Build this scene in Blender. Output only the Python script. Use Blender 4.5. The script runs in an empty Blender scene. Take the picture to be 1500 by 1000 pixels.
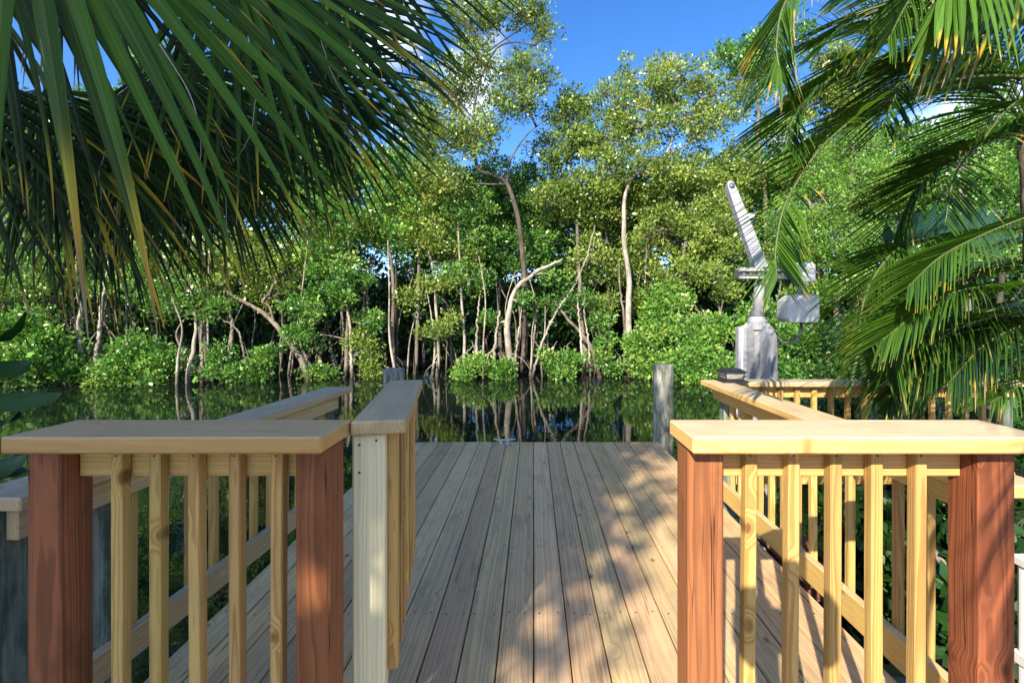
import bpy, math, random
import numpy as np
from mathutils import Vector, Matrix
R = math.radians
rng = np.random.default_rng(11)
random.seed(5)
SC = bpy.context.scene
COL = SC.collection

# ------------------------------------------------------------------ camera
EYE = 1.337
cam = bpy.data.cameras.new('camera'); cam_o = bpy.data.objects.new('camera', cam); COL.objects.link(cam_o)
cam.sensor_width = 36; cam.lens = 16
cam.shift_x = -31 / 1500; cam.shift_y = -35 / 1500
cam.clip_start = 0.05; cam.clip_end = 2000
cam_o.location = (0, 0, EYE); cam_o.rotation_euler = (R(90), 0, 0)
SC.camera = cam_o
F = 1500 * 16 / 36.0
def at(px, py, d):
    return np.array([(px - 781) * d / F, d, EYE - (py - 465) * d / F])

# ------------------------------------------------------------------ sky, sun, exposure
SUN_DIR = Vector((0.43, 1.0, -0.69)).normalized()
SUN_EL = math.asin(-SUN_DIR.z)
SUN_AZ = math.atan2(-SUN_DIR.x, -SUN_DIR.y)
W = bpy.data.worlds.new('World'); SC.world = W; W.use_nodes = True
def build_world():
    nt = W.node_tree; N = nt.nodes; L = nt.links
    bg = N['Background']
    sky = N.new('ShaderNodeTexSky'); sky.sky_type = 'NISHITA'; sky.sun_disc = False
    sky.sun_elevation = SUN_EL; sky.sun_rotation = SUN_AZ
    sky.air_density = 1.0; sky.dust_density = 0.2; sky.ozone_density = 3.0
    tc = N.new('ShaderNodeTexCoord')
    nz = N.new('ShaderNodeTexNoise'); nz.inputs['Scale'].default_value = 5.5; nz.inputs['Detail'].default_value = 7; nz.inputs['Roughness'].default_value = 0.6
    L.new(tc.outputs['Generated'], nz.inputs['Vector'])
    total = None
    for (px, py, w) in ((690, 120, .17), (560, 60, .2), (1150, 190, .1), (1420, 230, .2), (1290, 560, .12), ((-.2, -1, .75), None, 1.15), ((-1, -.15, .5), None, .8), ((1, -.35, .55), None, .85)):  # direction-vector entries: unseen cloud patches added behind the camera as neutral fill
        v = Vector(((px - 781), F, 465 - py)).normalized() if py is not None else Vector(px).normalized()
        d = N.new('ShaderNodeVectorMath'); d.operation = 'DISTANCE'; d.inputs[1].default_value = v
        L.new(tc.outputs['Generated'], d.inputs[0])
        m = N.new('ShaderNodeMapRange'); m.interpolation_type = 'SMOOTHSTEP'
        m.inputs['From Min'].default_value = w; m.inputs['From Max'].default_value = 0.0
        L.new(d.outputs['Value'], m.inputs['Value'])
        if total is None: total = m.outputs[0]
        else:
            a = N.new('ShaderNodeMath'); a.operation = 'MAXIMUM'; L.new(total, a.inputs[0]); L.new(m.outputs[0], a.inputs[1]); total = a.outputs[0]
    a = N.new('ShaderNodeMath'); a.operation = 'MULTIPLY_ADD'; a.inputs[1].default_value = 0.55; a.inputs[2].default_value = -0.3
    L.new(total, a.inputs[0])
    b = N.new('ShaderNodeMath'); b.operation = 'ADD'; L.new(a.outputs[0], b.inputs[0]); L.new(nz.outputs['Fac'], b.inputs[1])
    m = N.new('ShaderNodeMapRange'); m.interpolation_type = 'SMOOTHSTEP'
    m.inputs['From Min'].default_value = 0.44; m.inputs['From Max'].default_value = 0.86
    L.new(b.outputs[0], m.inputs['Value'])
    hs = N.new('ShaderNodeHueSaturation'); hs.inputs['Saturation'].default_value = 1.27; hs.inputs['Value'].default_value = 0.84
    L.new(sky.outputs[0], hs.inputs['Color'])
    mix = N.new('ShaderNodeMix'); mix.data_type = 'RGBA'
    [i for i in mix.inputs if i.name == 'B' and i.type == 'RGBA'][0].default_value = (6.8, 7.1, 7.3, 1)
    tn = N.new('ShaderNodeMix'); tn.data_type = 'RGBA'; tn.blend_type = 'MULTIPLY'; tn.inputs['Factor'].default_value = 1
    [i for i in tn.inputs if i.name == 'B' and i.type == 'RGBA'][0].default_value = (.95, .92, 1.08, 1)
    L.new(hs.outputs[0], [i for i in tn.inputs if i.name == 'A' and i.type == 'RGBA'][0])
    L.new(m.outputs[0], mix.inputs['Factor']); L.new([o for o in tn.outputs if o.type == 'RGBA'][0], [i for i in mix.inputs if i.name == 'A' and i.type == 'RGBA'][0])
    L.new([o for o in mix.outputs if o.type == 'RGBA'][0], bg.inputs['Color'])
    bg.inputs['Strength'].default_value = 0.135
build_world()
sun = bpy.data.lights.new('sun', 'SUN'); sun.energy = 4.6; sun.angle = R(0.5); sun.color = (1.0, 0.90, 0.72)
sun_o = bpy.data.objects.new('sun', sun); COL.objects.link(sun_o)
sun_o.rotation_euler = SUN_DIR.to_track_quat('-Z', 'Y').to_euler(); sun_o.location = (-4, -9, 8)
SC.view_settings.view_transform = 'Standard'; SC.view_settings.look = 'None'
SC.view_settings.exposure = 1.25; SC.view_settings.gamma = 1
SC.cycles.max_bounces = 6; SC.cycles.diffuse_bounces = 3; SC.cycles.glossy_bounces = 3
SC.cycles.transmission_bounces = 4; SC.cycles.transparent_max_bounces = 4

# ------------------------------------------------------------------ helpers
def mesh_np(name, V, faces, mat, attrs=None, smooth=False):
    """faces: list of (n,k) int arrays"""
    V = np.asarray(V, dtype=np.float32)
    me = bpy.data.meshes.new(name)
    faces = [np.asarray(f, dtype=np.int32) for f in faces if len(f)]
    me.vertices.add(len(V)); me.vertices.foreach_set('co', V.ravel())
    nl = sum(f.size for f in faces); npoly = sum(len(f) for f in faces)
    me.loops.add(nl); me.loops.foreach_set('vertex_index', np.concatenate([f.ravel() for f in faces]))
    me.polygons.add(npoly)
    tot = np.concatenate([np.full(len(f), f.shape[1], dtype=np.int32) for f in faces])
    st = np.concatenate([[0], np.cumsum(tot)[:-1]]).astype(np.int32)
    me.polygons.foreach_set('loop_start', st); me.polygons.foreach_set('loop_total', tot)
    me.polygons.foreach_set('use_smooth', np.full(npoly, bool(smooth)))
    for k, a in (attrs or {}).items():
        a = np.asarray(a, dtype=np.float32)
        if a.ndim == 1:
            at_ = me.attributes.new(k, 'FLOAT', 'POINT'); at_.data.foreach_set('value', a)
        else:
            at_ = me.attributes.new(k, 'FLOAT_VECTOR', 'POINT'); at_.data.foreach_set('vector', a.ravel())
    me.update(calc_edges=True); me.validate()
    me.materials.append(mat)
    return me

class MB:
    """collects pieces that become ONE mesh object"""
    def __init__(s): s.V = []; s.F = {}; s.n = 0; s.A = {}
    def add(s, V, faces, **attrs):
        V = np.asarray(V, float)
        for f in faces:
            f = np.asarray(f, dtype=np.int64)
            if f.size: s.F.setdefault(f.shape[1], []).append(f + s.n)
        for k, a in attrs.items():
            a = np.asarray(a, float)
            if a.ndim == 0: a = np.full(len(V), float(a))
            s.A.setdefault(k, []).append(a)
        s.V.append(V); s.n += len(V)
        return s
    def build(s, name, mat, parent=None, origin=None, smooth=False):
        V = np.concatenate(s.V)
        if parent is not None: V = V - np.array(parent.location)
        elif origin is not None: V = V - np.array(origin)
        me = mesh_np(name, V, [np.concatenate(f) for f in s.F.values()], mat, {k: np.concatenate(a) for k, a in s.A.items()}, smooth)
        o = bpy.data.objects.new(name, me); COL.objects.link(o)
        if parent is not None: o.parent = parent
        elif origin is not None: o.location = origin
        return o

def sub(name, mb, mat, parent, smooth=False):
    """a sub-part: geometry in world space under a part whose thing sits at root.location"""
    root = parent.parent
    V = np.concatenate(mb.V) - np.array(root.location)
    me = mesh_np(name, V, [np.concatenate(f) for f in mb.F.values()], mat, {k: np.concatenate(a) for k, a in mb.A.items()}, smooth)
    o = bpy.data.objects.new(name, me); COL.objects.link(o); o.parent = parent
    return o

def tag(o, label=None, cat=None, group=None, kind=None):
    if label: o['label'] = label
    if cat: o['category'] = cat
    if group: o['group'] = group
    if kind: o['kind'] = kind
    return o
def thing(name, loc, label, cat, group=None):
    o = bpy.data.objects.new(name, None); COL.objects.link(o); o.location = loc
    o.empty_display_size = 0.1
    return tag(o, label, cat, group)

def chbox(sx, sy, sz, c):
    """chamfered box centred at the origin"""
    h = np.array([sx, sy, sz]) / 2; V = []; idx = {}
    for x in (-1, 1):
        for y in (-1, 1):
            for z in (-1, 1):
                for ax in range(3):
                    p = h - c; p = p.copy(); p[ax] = h[ax]
                    idx[(x, y, z, ax)] = len(V); V.append(p * np.array([x, y, z]))
    q = []; t = []
    s4 = [(-1, -1), (1, -1), (1, 1), (-1, 1)]
    for ax in range(3):
        o1, o2 = [(1, 2), (2, 0), (0, 1)][ax]
        for s in (-1, 1):
            f = []
            for a, b in s4:
                k = [0, 0, 0]; k[ax] = s; k[o1] = a; k[o2] = b; f.append(idx[(*k, ax)])
            q.append(f if s > 0 else f[::-1])
        for a in (-1, 1):
            for b in (-1, 1):
                f = []
                for e, axx in ((-1, o1), (-1, o2), (1, o2), (1, o1)):
                    k = [0, 0, 0]; k[ax] = e; k[o1] = a; k[o2] = b; f.append(idx[(*k, axx)])
                q.append(f if a * b < 0 else f[::-1])
    for x in (-1, 1):
        for y in (-1, 1):
            for z in (-1, 1):
                f = [idx[(x, y, z, a)] for a in range(3)]
                t.append(f if x * y * z > 0 else f[::-1])
    return np.array(V), [np.array(q), np.array(t)]

def board(mb, p0, p1, w, t, wdir=(1, 0, 0), c=0.003, bow=0.0):
    """a sawn board from p0 to p1 (centre line); w across wdir, t along the third axis; writes wood coordinates"""
    p0 = np.array(p0, float); p1 = np.array(p1, float)
    ax = p1 - p0; Ln = np.linalg.norm(ax); ax /= Ln
    wd = np.array(wdir, float); wd -= ax * wd.dot(ax); wd /= np.linalg.norm(wd)
    td = np.cross(ax, wd)
    V, F = chbox(Ln, w, t, c)
    P = (p0 + p1) / 2 + V[:, :1] * ax + V[:, 1:2] * wd + V[:, 2:3] * td
    y0 = rng.uniform(-.5, .5) * w * 1.3; z0 = rng.choice([-1, 1]) * rng.uniform(.3, 1.8) * max(t, .035)
    lc = V - np.array([rng.uniform(0, 60), y0, z0])
    mb.add(P, F, lc=lc, tone=rng.random())
    return mb

def rotz(a):
    c, s = math.cos(a), math.sin(a); return np.array([[c, -s, 0], [s, c, 0], [0, 0, 1]])

def tube(mb, pts, rad, n=8, cap=True, **attrs):
    P = np.asarray(pts, float); m = len(P)
    rad = np.broadcast_to(np.asarray(rad, float), (m,))
    T = np.gradient(P, axis=0); T /= np.linalg.norm(T, axis=1)[:, None] + 1e-9
    ref = np.array([0, 0, 1.0]) if abs(T[0][2]) < .9 else np.array([1.0, 0, 0])
    U = np.cross(T, ref); U /= np.linalg.norm(U, axis=1)[:, None] + 1e-9
    Wv = np.cross(T, U)
    a = np.arange(n) * 2 * np.pi / n
    V = P[:, None] + rad[:, None, None] * (np.cos(a)[None, :, None] * U[:, None] + np.sin(a)[None, :, None] * Wv[:, None])
    V = V.reshape(-1, 3)
    i = np.arange(m - 1)[:, None] * n; j = np.arange(n)[None]; k = (j + 1) % n
    q = np.stack([i + j, i + n + j, i + n + k, i + k], -1).reshape(-1, 4)
    fs = [q]
    if cap: fs.append(np.array([list(range(n)), [(m - 1) * n + x for x in range(n)][::-1]]))
    mb.add(V, fs, **attrs)
    return mb

def spline(ctrl, n):
    C = np.asarray(ctrl, float)
    if len(C) == 2: return C[0] + (C[1] - C[0]) * np.linspace(0, 1, n)[:, None]
    P = np.vstack([2 * C[0] - C[1], C, 2 * C[-1] - C[-2]])
    out = []
    for u in np.linspace(0, len(C) - 1 - 1e-9, n):
        i = int(u); t = u - i
        a, b, c, d = P[i], P[i + 1], P[i + 2], P[i + 3]
        out.append(.5 * (2 * b + (c - a) * t + (2 * a - 5 * b + 4 * c - d) * t * t + (3 * b - a - 3 * c + d) * t ** 3))
    return np.array(out)

def lathe(mb, c, prof, n=16, **attrs):
    c = np.array(c, float); m = len(prof); a = np.arange(n) * 2 * np.pi / n
    V = np.array([[c[0] + r * math.cos(x), c[1] + r * math.sin(x), c[2] + z] for r, z in prof for x in a])
    i = np.arange(m - 1)[:, None] * n; j = np.arange(n)[None]; k = (j + 1) % n
    q = np.stack([i + j, i + k, i + n + k, i + n + j], -1).reshape(-1, 4)
    mb.add(V, [q, np.array([list(range(n))[::-1], [(m - 1) * n + x for x in range(n)]])], **attrs)
    return mb

def box(mb, c, s, ch=0.004, rz=0.0, M=None):
    V, Fs = chbox(*s, min(ch, min(s) * .45))
    if M is not None: V = V @ np.array(M).T
    if rz: V = V @ rotz(rz).T
    mb.add(V + np.array(c, float), Fs); return mb

# ------------------------------------------------------------------ materials
def new_mat(name):
    m = bpy.data.materials.new(name); m.use_nodes = True
    nt = m.node_tree; return m, nt, nt.nodes, nt.links, nt.nodes['Principled BSDF']
def math_n(N, L, op, a, b=None, c=None):
    n = N.new('ShaderNodeMath'); n.operation = op
    for i, v in enumerate((a, b, c)):
        if v is None: continue
        if isinstance(v, (int, float)): n.inputs[i].default_value = v
        else: L.new(v, n.inputs[i])
    return n.outputs[0]
def mixc(N, L, f, a, b, mode='MIX'):
    n = N.new('ShaderNodeMix'); n.data_type = 'RGBA'; n.blend_type = mode
    for k, v in (('Factor', f), ('A', a), ('B', b)):
        s = n.inputs[k] if k == 'Factor' else [i for i in n.inputs if i.name == k and i.type == 'RGBA'][0]
        if isinstance(v, (int, float)): s.default_value = v
        elif isinstance(v, tuple): s.default_value = (*v, 1)
        else: L.new(v, s)
    return [o for o in n.outputs if o.type == 'RGBA'][0]
def ramp(N, L, fac, stops, interp='LINEAR'):
    r = N.new('ShaderNodeValToRGB'); r.color_ramp.interpolation = interp
    e = r.color_ramp.elements
    while len(e) < len(stops): e.new(.5)
    for x, (p, c) in zip(e, stops): x.position = p; x.color = (*c, 1) if len(c) == 3 else c
    L.new(fac, r.inputs[0]); return r.outputs[0]
def comb(N, L, x, y, z):
    n = N.new('ShaderNodeCombineXYZ')
    for i, v in enumerate((x, y, z)):
        if isinstance(v, (int, float)): n.inputs[i].default_value = v
        else: L.new(v, n.inputs[i])
    return n.outputs[0]
def noise(N, L, vec, scale, detail=3, rough=.5, out='Fac'):
    n = N.new('ShaderNodeTexNoise'); n.inputs['Scale'].default_value = scale; n.inputs['Detail'].default_value = detail
    n.inputs['Roughness'].default_value = rough
    if vec is not None: L.new(vec, n.inputs['Vector'])
    return n.outputs[out]

def wood(name, light, dark, spacing=.007, contrast=.75, grey=None, grey_amt=0.0, knots=.55, rough=.62, stain=.3, mottled=None, bump=.25, tonevar=.35, greytop=0.0, checks=0.0):
    m, nt, N, L, bs = new_mat(name)
    A = N.new('ShaderNodeAttribute'); A.attribute_name = 'lc'
    T = N.new('ShaderNodeAttribute'); T.attribute_name = 'tone'; tone = T.outputs['Fac']
    sp = N.new('ShaderNodeSeparateXYZ'); L.new(A.outputs['Vector'], sp.inputs[0]); x, y, z = sp.outputs
    wob = noise(N, L, comb(N, L, math_n(N, L, 'MULTIPLY', x, 1.3), math_n(N, L, 'MULTIPLY', y, 9), math_n(N, L, 'MULTIPLY', z, 9)), 1.0, 3, .5)
    # knots
    vo = N.new('ShaderNodeTexVoronoi'); vo.voronoi_dimensions = '3D'; vo.inputs['Scale'].default_value = 1
    L.new(comb(N, L, math_n(N, L, 'MULTIPLY', x, 5.5), math_n(N, L, 'MULTIPLY', y, 9), math_n(N, L, 'MULTIPLY', z, 1.5)), vo.inputs['Vector'])
    sc = N.new('ShaderNodeSeparateColor'); L.new(vo.outputs['Color'], sc.inputs[0])
    gate = math_n(N, L, 'LESS_THAN', sc.outputs[0], knots)
    near = N.new('ShaderNodeMapRange'); near.interpolation_type = 'SMOOTHSTEP'
    near.inputs['From Min'].default_value = .34; near.inputs['From Max'].default_value = 0.0
    L.new(vo.outputs['Distance'], near.inputs['Value'])
    kn = math_n(N, L, 'MULTIPLY', near.outputs[0], gate)
    r = math_n(N, L, 'SQRT', math_n(N, L, 'ADD', math_n(N, L, 'MULTIPLY', y, y), math_n(N, L, 'MULTIPLY', z, z)))
    r = math_n(N, L, 'MULTIPLY_ADD', wob, .035, r)
    r = math_n(N, L, 'MULTIPLY_ADD', kn, .02, r)
    rv = noise(N, L, comb(N, L, math_n(N, L, 'MULTIPLY', r, 55), 0.0, math_n(N, L, 'MULTIPLY', tone, 40)), 1.0, 2, .5)
    fr = math_n(N, L, 'FRACT', math_n(N, L, 'MULTIPLY_ADD', rv, 3.2, math_n(N, L, 'DIVIDE', r, spacing)))
    band = ramp(N, L, fr, [(0, (0, 0, 0)), (.35, (.12,) * 3), (.80, (1,) * 3), (.93, (.75,) * 3), (1, (0, 0, 0))])
    fib = noise(N, L, comb(N, L, math_n(N, L, 'MULTIPLY', x, 5), math_n(N, L, 'MULTIPLY', y, 220), math_n(N, L, 'MULTIPLY', z, 220)), 1.0, 3, .6)
    streak = noise(N, L, comb(N, L, math_n(N, L, 'MULTIPLY', x, .9), math_n(N, L, 'MULTIPLY', y, 30), math_n(N, L, 'MULTIPLY', z, 30)), 1.0, 4, .6)
    patch = noise(N, L, comb(N, L, math_n(N, L, 'MULTIPLY', x, 2.2), math_n(N, L, 'MULTIPLY', y, 5), math_n(N, L, 'MULTIPLY', z, 5)), 1.7, 5, .65)
    f = math_n(N, L, 'MULTIPLY_ADD', fib, .5, math_n(N, L, 'MULTIPLY', band, contrast))
    f = math_n(N, L, 'SUBTRACT', f, .2)
    col = mixc(N, L, math_n(N, L, 'MAXIMUM', math_n(N, L, 'MINIMUM', f, 1.0), 0.0), light, dark)
    hs = N.new('ShaderNodeHueSaturation')
    hs.inputs['Saturation'].default_value = 1
    L.new(math_n(N, L, 'MULTIPLY_ADD', tone, tonevar, 1 - tonevar * .5), hs.inputs['Value'])
    L.new(math_n(N, L, 'MULTIPLY_ADD', math_n(N, L, 'FRACT', math_n(N, L, 'MULTIPLY', tone, 7.3)), .02, .49), hs.inputs['Hue'])
    L.new(col, hs.inputs['Color']); col = hs.outputs[0]
    # weathering
    if grey is not None:
        g = N.new('ShaderNodeMapRange'); g.inputs['From Min'].default_value = .35; g.inputs['From Max'].default_value = .68
        L.new(math_n(N, L, 'MULTIPLY_ADD', streak, .5, math_n(N, L, 'MULTIPLY', patch, .5)), g.inputs['Value'])
        amt = math_n(N, L, 'MULTIPLY', g.outputs[0], grey_amt * .8)
        amt = math_n(N, L, 'ADD', amt, grey_amt * .35)
        if greytop:
            ge = N.new('ShaderNodeNewGeometry'); s2 = N.new('ShaderNodeSeparateXYZ'); L.new(ge.outputs['Normal'], s2.inputs[0])
            up = math_n(N, L, 'GREATER_THAN', s2.outputs[2], .6)
            amt = math_n(N, L, 'MULTIPLY_ADD', up, greytop, math_n(N, L, 'MULTIPLY', amt, .6))
        amt = math_n(N, L, 'MINIMUM', math_n(N, L, 'MULTIPLY', amt, math_n(N, L, 'MULTIPLY_ADD', tone, .6, .7)), .95)
        gcol = mixc(N, L, math_n(N, L, 'MULTIPLY', band, .45), grey, tuple(c * .55 for c in grey))
        col = mixc(N, L, amt, col, gcol)
    if mottled is not None:
        mo = noise(N, L, comb(N, L, math_n(N, L, 'MULTIPLY', x, 5), math_n(N, L, 'MULTIPLY', y, 22), math_n(N, L, 'MULTIPLY', z, 22)), 1.0, 5, .65)
        col = mixc(N, L, ramp(N, L, mo, [(.42, (0,) * 3), (.6, (1,) * 3)]), col, mottled)
    # dirt stains
    st = ramp(N, L, patch, [(.50, (0,) * 3), (.75, (1,) * 3)])
    col = mixc(N, L, math_n(N, L, 'MULTIPLY', st, stain), col, tuple(c * .42 for c in dark))
    if checks:
        ck = noise(N, L, comb(N, L, math_n(N, L, 'MULTIPLY', x, .9), math_n(N, L, 'MULTIPLY', y, 55), math_n(N, L, 'MULTIPLY', z, 55)), 1.0, 2, .4)
        ckf = ramp(N, L, ck, [(.485, (0,) * 3), (.497, (1,) * 3), (.503, (1,) * 3), (.515, (0,) * 3)])
        gt = noise(N, L, comb(N, L, math_n(N, L, 'MULTIPLY', x, 1.6), math_n(N, L, 'MULTIPLY', y, 11), math_n(N, L, 'MULTIPLY', z, 11)), 1.0, 2, .5)
        ckf = math_n(N, L, 'MULTIPLY', ckf, ramp(N, L, gt, [(.52, (0,) * 3), (.60, (1,) * 3)]))
        col = mixc(N, L, math_n(N, L, 'MULTIPLY', ckf, checks), col, tuple(c * .25 for c in dark))
    # knot colour
    kc = N.new('ShaderNodeMapRange'); kc.interpolation_type = 'SMOOTHSTEP'
    kc.inputs['From Min'].default_value = .15; kc.inputs['From Max'].default_value = .05
    L.new(vo.outputs['Distance'], kc.inputs['Value'])
    col = mixc(N, L, math_n(N, L, 'MULTIPLY', math_n(N, L, 'MULTIPLY', kc.outputs[0], gate), .8), col, (dark[0] * .35, dark[1] * .28, dark[2] * .3))
    L.new(col, bs.inputs['Base Color'])
    rr = math_n(N, L, 'MULTIPLY_ADD', fib, .2, rough - .1); L.new(rr, bs.inputs['Roughness'])
    bs.inputs['Specular IOR Level'].default_value = .35
    bp = N.new('ShaderNodeBump'); bp.inputs['Strength'].default_value = bump; bp.inputs['Distance'].default_value = .003
    L.new(math_n(N, L, 'MULTIPLY_ADD', band, -.5, fib), bp.inputs['Height']); L.new(bp.outputs[0], bs.inputs['Normal'])
    return m

M = {}
M['pine'] = wood('yellow_pine', (.69, .455, .145), (.50, .27, .065), .009, .6, grey=(.58, .50, .37), grey_amt=.12, greytop=.5, stain=.35, knots=.2)
M['baluster'] = wood('pine_baluster', (.58, .38, .12), (.38, .19, .043), .006, .85, grey=(.46, .42, .30), grey_amt=.08, stain=.25, knots=.6, tonevar=.5)
M['pine_cream'] = wood('cream_pine', (.84, .76, .48), (.64, .53, .28), .012, .6, grey=(.5, .5, .42), grey_amt=.2, stain=.2, knots=.5)
M['grey_pine'] = wood('weathered_pine', (.56, .42, .21), (.38, .25, .10), .007, .6, grey=(.47, .42, .34), grey_amt=.35, greytop=.45, stain=.3, knots=.6)
M['deck'] = wood('deck_pine', (.70, .46, .215), (.42, .235, .09), .012, .72, grey=(.50, .435, .325), grey_amt=.42, checks=.7, stain=.4, knots=.32, tonevar=.6, rough=.55)
M['red'] = wood('red_stained_cedar', (.30, .092, .032), (.13, .034, .010), .010, .7, grey=(.36, .2, .13), grey_amt=.15, stain=.7, knots=.35, tonevar=.2, checks=.95)
M['green_post'] = wood('green_treated_timber', (.20, .24, .19), (.09, .12, .095), .011, .6, grey=(.24, .27, .24), grey_amt=.4, mottled=(.06, .085, .07), stain=.4, knots=.3, checks=.8)
M['pile'] = wood('weathered_pile', (.36, .36, .31), (.17, .18, .15), .012, .6, grey=(.36, .37, .34), grey_amt=.5, mottled=(.10, .12, .09), stain=.5, knots=.3, checks=.8)
M['dark_wood'] = wood('old_brown_wood', (.20, .085, .05), (.11, .04, .022), .009, .6, stain=.4)

def simple(name, col, rough=.5, metal=0.0, noise_amt=.15, nscale=20, spec=.5, bump=0):
    m, nt, N, L, bs = new_mat(name)
    tc = N.new('ShaderNodeTexCoord')
    f = noise(N, L, tc.outputs['Object'], nscale, 5, .6)
    c = mixc(N, L, ramp(N, L, f, [(.35, (0,) * 3), (.7, (1,) * 3)]), col, tuple(x * (1 - noise_amt * 2) for x in col))
    L.new(c, bs.inputs['Base Color'])
    L.new(math_n(N, L, 'MULTIPLY_ADD', f, .25, rough - .12), bs.inputs['Roughness'])
    bs.inputs['Metallic'].default_value = metal; bs.inputs['Specular IOR Level'].default_value = spec
    if bump:
        b = N.new('ShaderNodeBump'); b.inputs['Strength'].default_value = bump; b.inputs['Distance'].default_value = .02
        L.new(f, b.inputs['Height']); L.new(b.outputs[0], bs.inputs['Normal'])
    return m
M['screw'] = simple('steel_screw', (.10, .085, .075), .5, .6)
M['galv'] = simple('galvanised_steel', (.50, .51, .53), .38, .7, .12, 12)
M['davit'] = simple('davit_aluminium_paint', (.34, .35, .40), .42, .1, .12, 14)
M['davit_dark'] = simple('davit_machined_steel', (.22, .23, .25), .45, .6, .2, 25)
M['white_plastic'] = simple('white_plastic', (.70, .69, .68), .35, 0, .05, 6)
M['rubber'] = simple('grey_cable_rubber', (.12, .12, .12), .6)
M['black_plastic'] = simple('black_plastic', (.022, .024, .028), .35, 0, .2, 30)
M['lamp_glass'] = simple('frosted_lamp_panel', (.34, .34, .30), .12, 0, .1, 20)
M['soil'] = simple('wet_mangrove_soil', (.022, .018, .012), .9, 0, .3, 3, .3, .6)
M['mulch'] = simple('garden_soil', (.085, .06, .04), .9, 0, .3, 6, .3, .6)

def bark(name, a, b, scale=7):
    m, nt, N, L, bs = new_mat(name)
    ge = N.new('ShaderNodeNewGeometry')
    mp = N.new('ShaderNodeMapping'); mp.inputs['Scale'].default_value = (1, 1, .35); L.new(ge.outputs['Position'], mp.inputs['Vector'])
    f = noise(N, L, mp.outputs[0], scale, 6, .7)
    f2 = noise(N, L, ge.outputs['Position'], 1.1, 3, .5)
    c = mixc(N, L, ramp(N, L, f, [(.38, (0,) * 3), (.62, (1,) * 3)]), a, b)
    c = mixc(N, L, math_n(N, L, 'MULTIPLY', ramp(N, L, f2, [(.45, (0,) * 3), (.6, (1,) * 3)]), .5), c, tuple(x * .5 for x in b))
    f3 = noise(N, L, ge.outputs['Position'], 16, 3, .6)
    c = mixc(N, L, math_n(N, L, 'MULTIPLY', ramp(N, L, f3, [(.58, (0,) * 3), (.66, (1,) * 3)]), .55), c, tuple(min(1, x * 1.35) for x in a))
    sz = N.new('ShaderNodeSeparateXYZ'); L.new(ge.outputs['Position'], sz.inputs[0])
    wet = N.new('ShaderNodeMapRange'); wet.inputs['From Min'].default_value = -.42; wet.inputs['From Max'].default_value = -.68
    L.new(math_n(N, L, 'MULTIPLY_ADD', f, .35, math_n(N, L, 'SUBTRACT', sz.outputs[2], .17)), wet.inputs['Value'])
    c = mixc(N, L, math_n(N, L, 'MULTIPLY', wet.outputs[0], .75), c, tuple(x * .22 for x in b))
    L.new(c, bs.inputs['Base Color']); bs.inputs['Roughness'].default_value = .85; bs.inputs['Specular IOR Level'].default_value = .25
    bp = N.new('ShaderNodeBump'); bp.inputs['Strength'].default_value = .5; bp.inputs['Distance'].default_value = .03
    L.new(f, bp.inputs['Height']); L.new(bp.outputs[0], bs.inputs['Normal'])
    return m
M['bark_pale'] = bark('pale_grey_bark', (.42, .38, .32), (.20, .17, .13))
M['bark_mid'] = bark('grey_brown_bark', (.25, .21, .17), (.11, .09, .07))
M['bark_dark'] = bark('dark_bark', (.13, .105, .085), (.05, .04, .032))
M['palm_bark'] = bark('palm_trunk_bark', (.22, .18, .13), (.08, .065, .05), 14)

def leafmat(name, dark, light, yellow=None, rough=.42, trans=.2, spec=.5):
    """'tint' 0..1 picks the leaf's own colour"""
    m, nt, N, L, bs = new_mat(name)
    A = N.new('ShaderNodeAttribute'); A.attribute_name = 'tint'
    st = [(0, dark), (.8, light)] + ([(1, yellow)] if yellow else [])
    col = ramp(N, L, A.outputs['Fac'], st)
    L.new(col, bs.inputs['Base Color']); bs.inputs['Roughness'].default_value = rough; bs.inputs['Specular IOR Level'].default_value = spec
    tr = N.new('ShaderNodeBsdfTranslucent')
    tcol = mixc(N, L, 1.0, col, (1.5, 1.5, .55), 'MULTIPLY'); L.new(tcol, tr.inputs['Color'])
    mx = N.new('ShaderNodeMixShader'); mx.inputs[0].default_value = trans
    L.new(bs.outputs[0], mx.inputs[1]); L.new(tr.outputs[0], mx.inputs[2])
    L.new(mx.outputs[0], N['Material Output'].inputs['Surface'])
    return m
M['leaf_olive'] = leafmat('olive_mangrove_leaf', (.040, .085, .014), (.215, .315, .055), (.40, .43, .09), rough=.34, spec=.55)
M['leaf_green'] = leafmat('green_mangrove_leaf', (.020, .078, .012), (.135, .305, .048), (.30, .40, .08), rough=.34, spec=.55)
M['leaf_bright'] = leafmat('bright_fine_leaf', (.05, .14, .02), (.17, .34, .05), (.30, .42, .09), trans=.25)
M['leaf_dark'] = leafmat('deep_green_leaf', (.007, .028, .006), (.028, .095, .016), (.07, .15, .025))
M['leaf_gloss'] = leafmat('glossy_broad_leaf', (.008, .045, .008), (.02, .085, .014), None, rough=.5, trans=.2, spec=.15)

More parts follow.
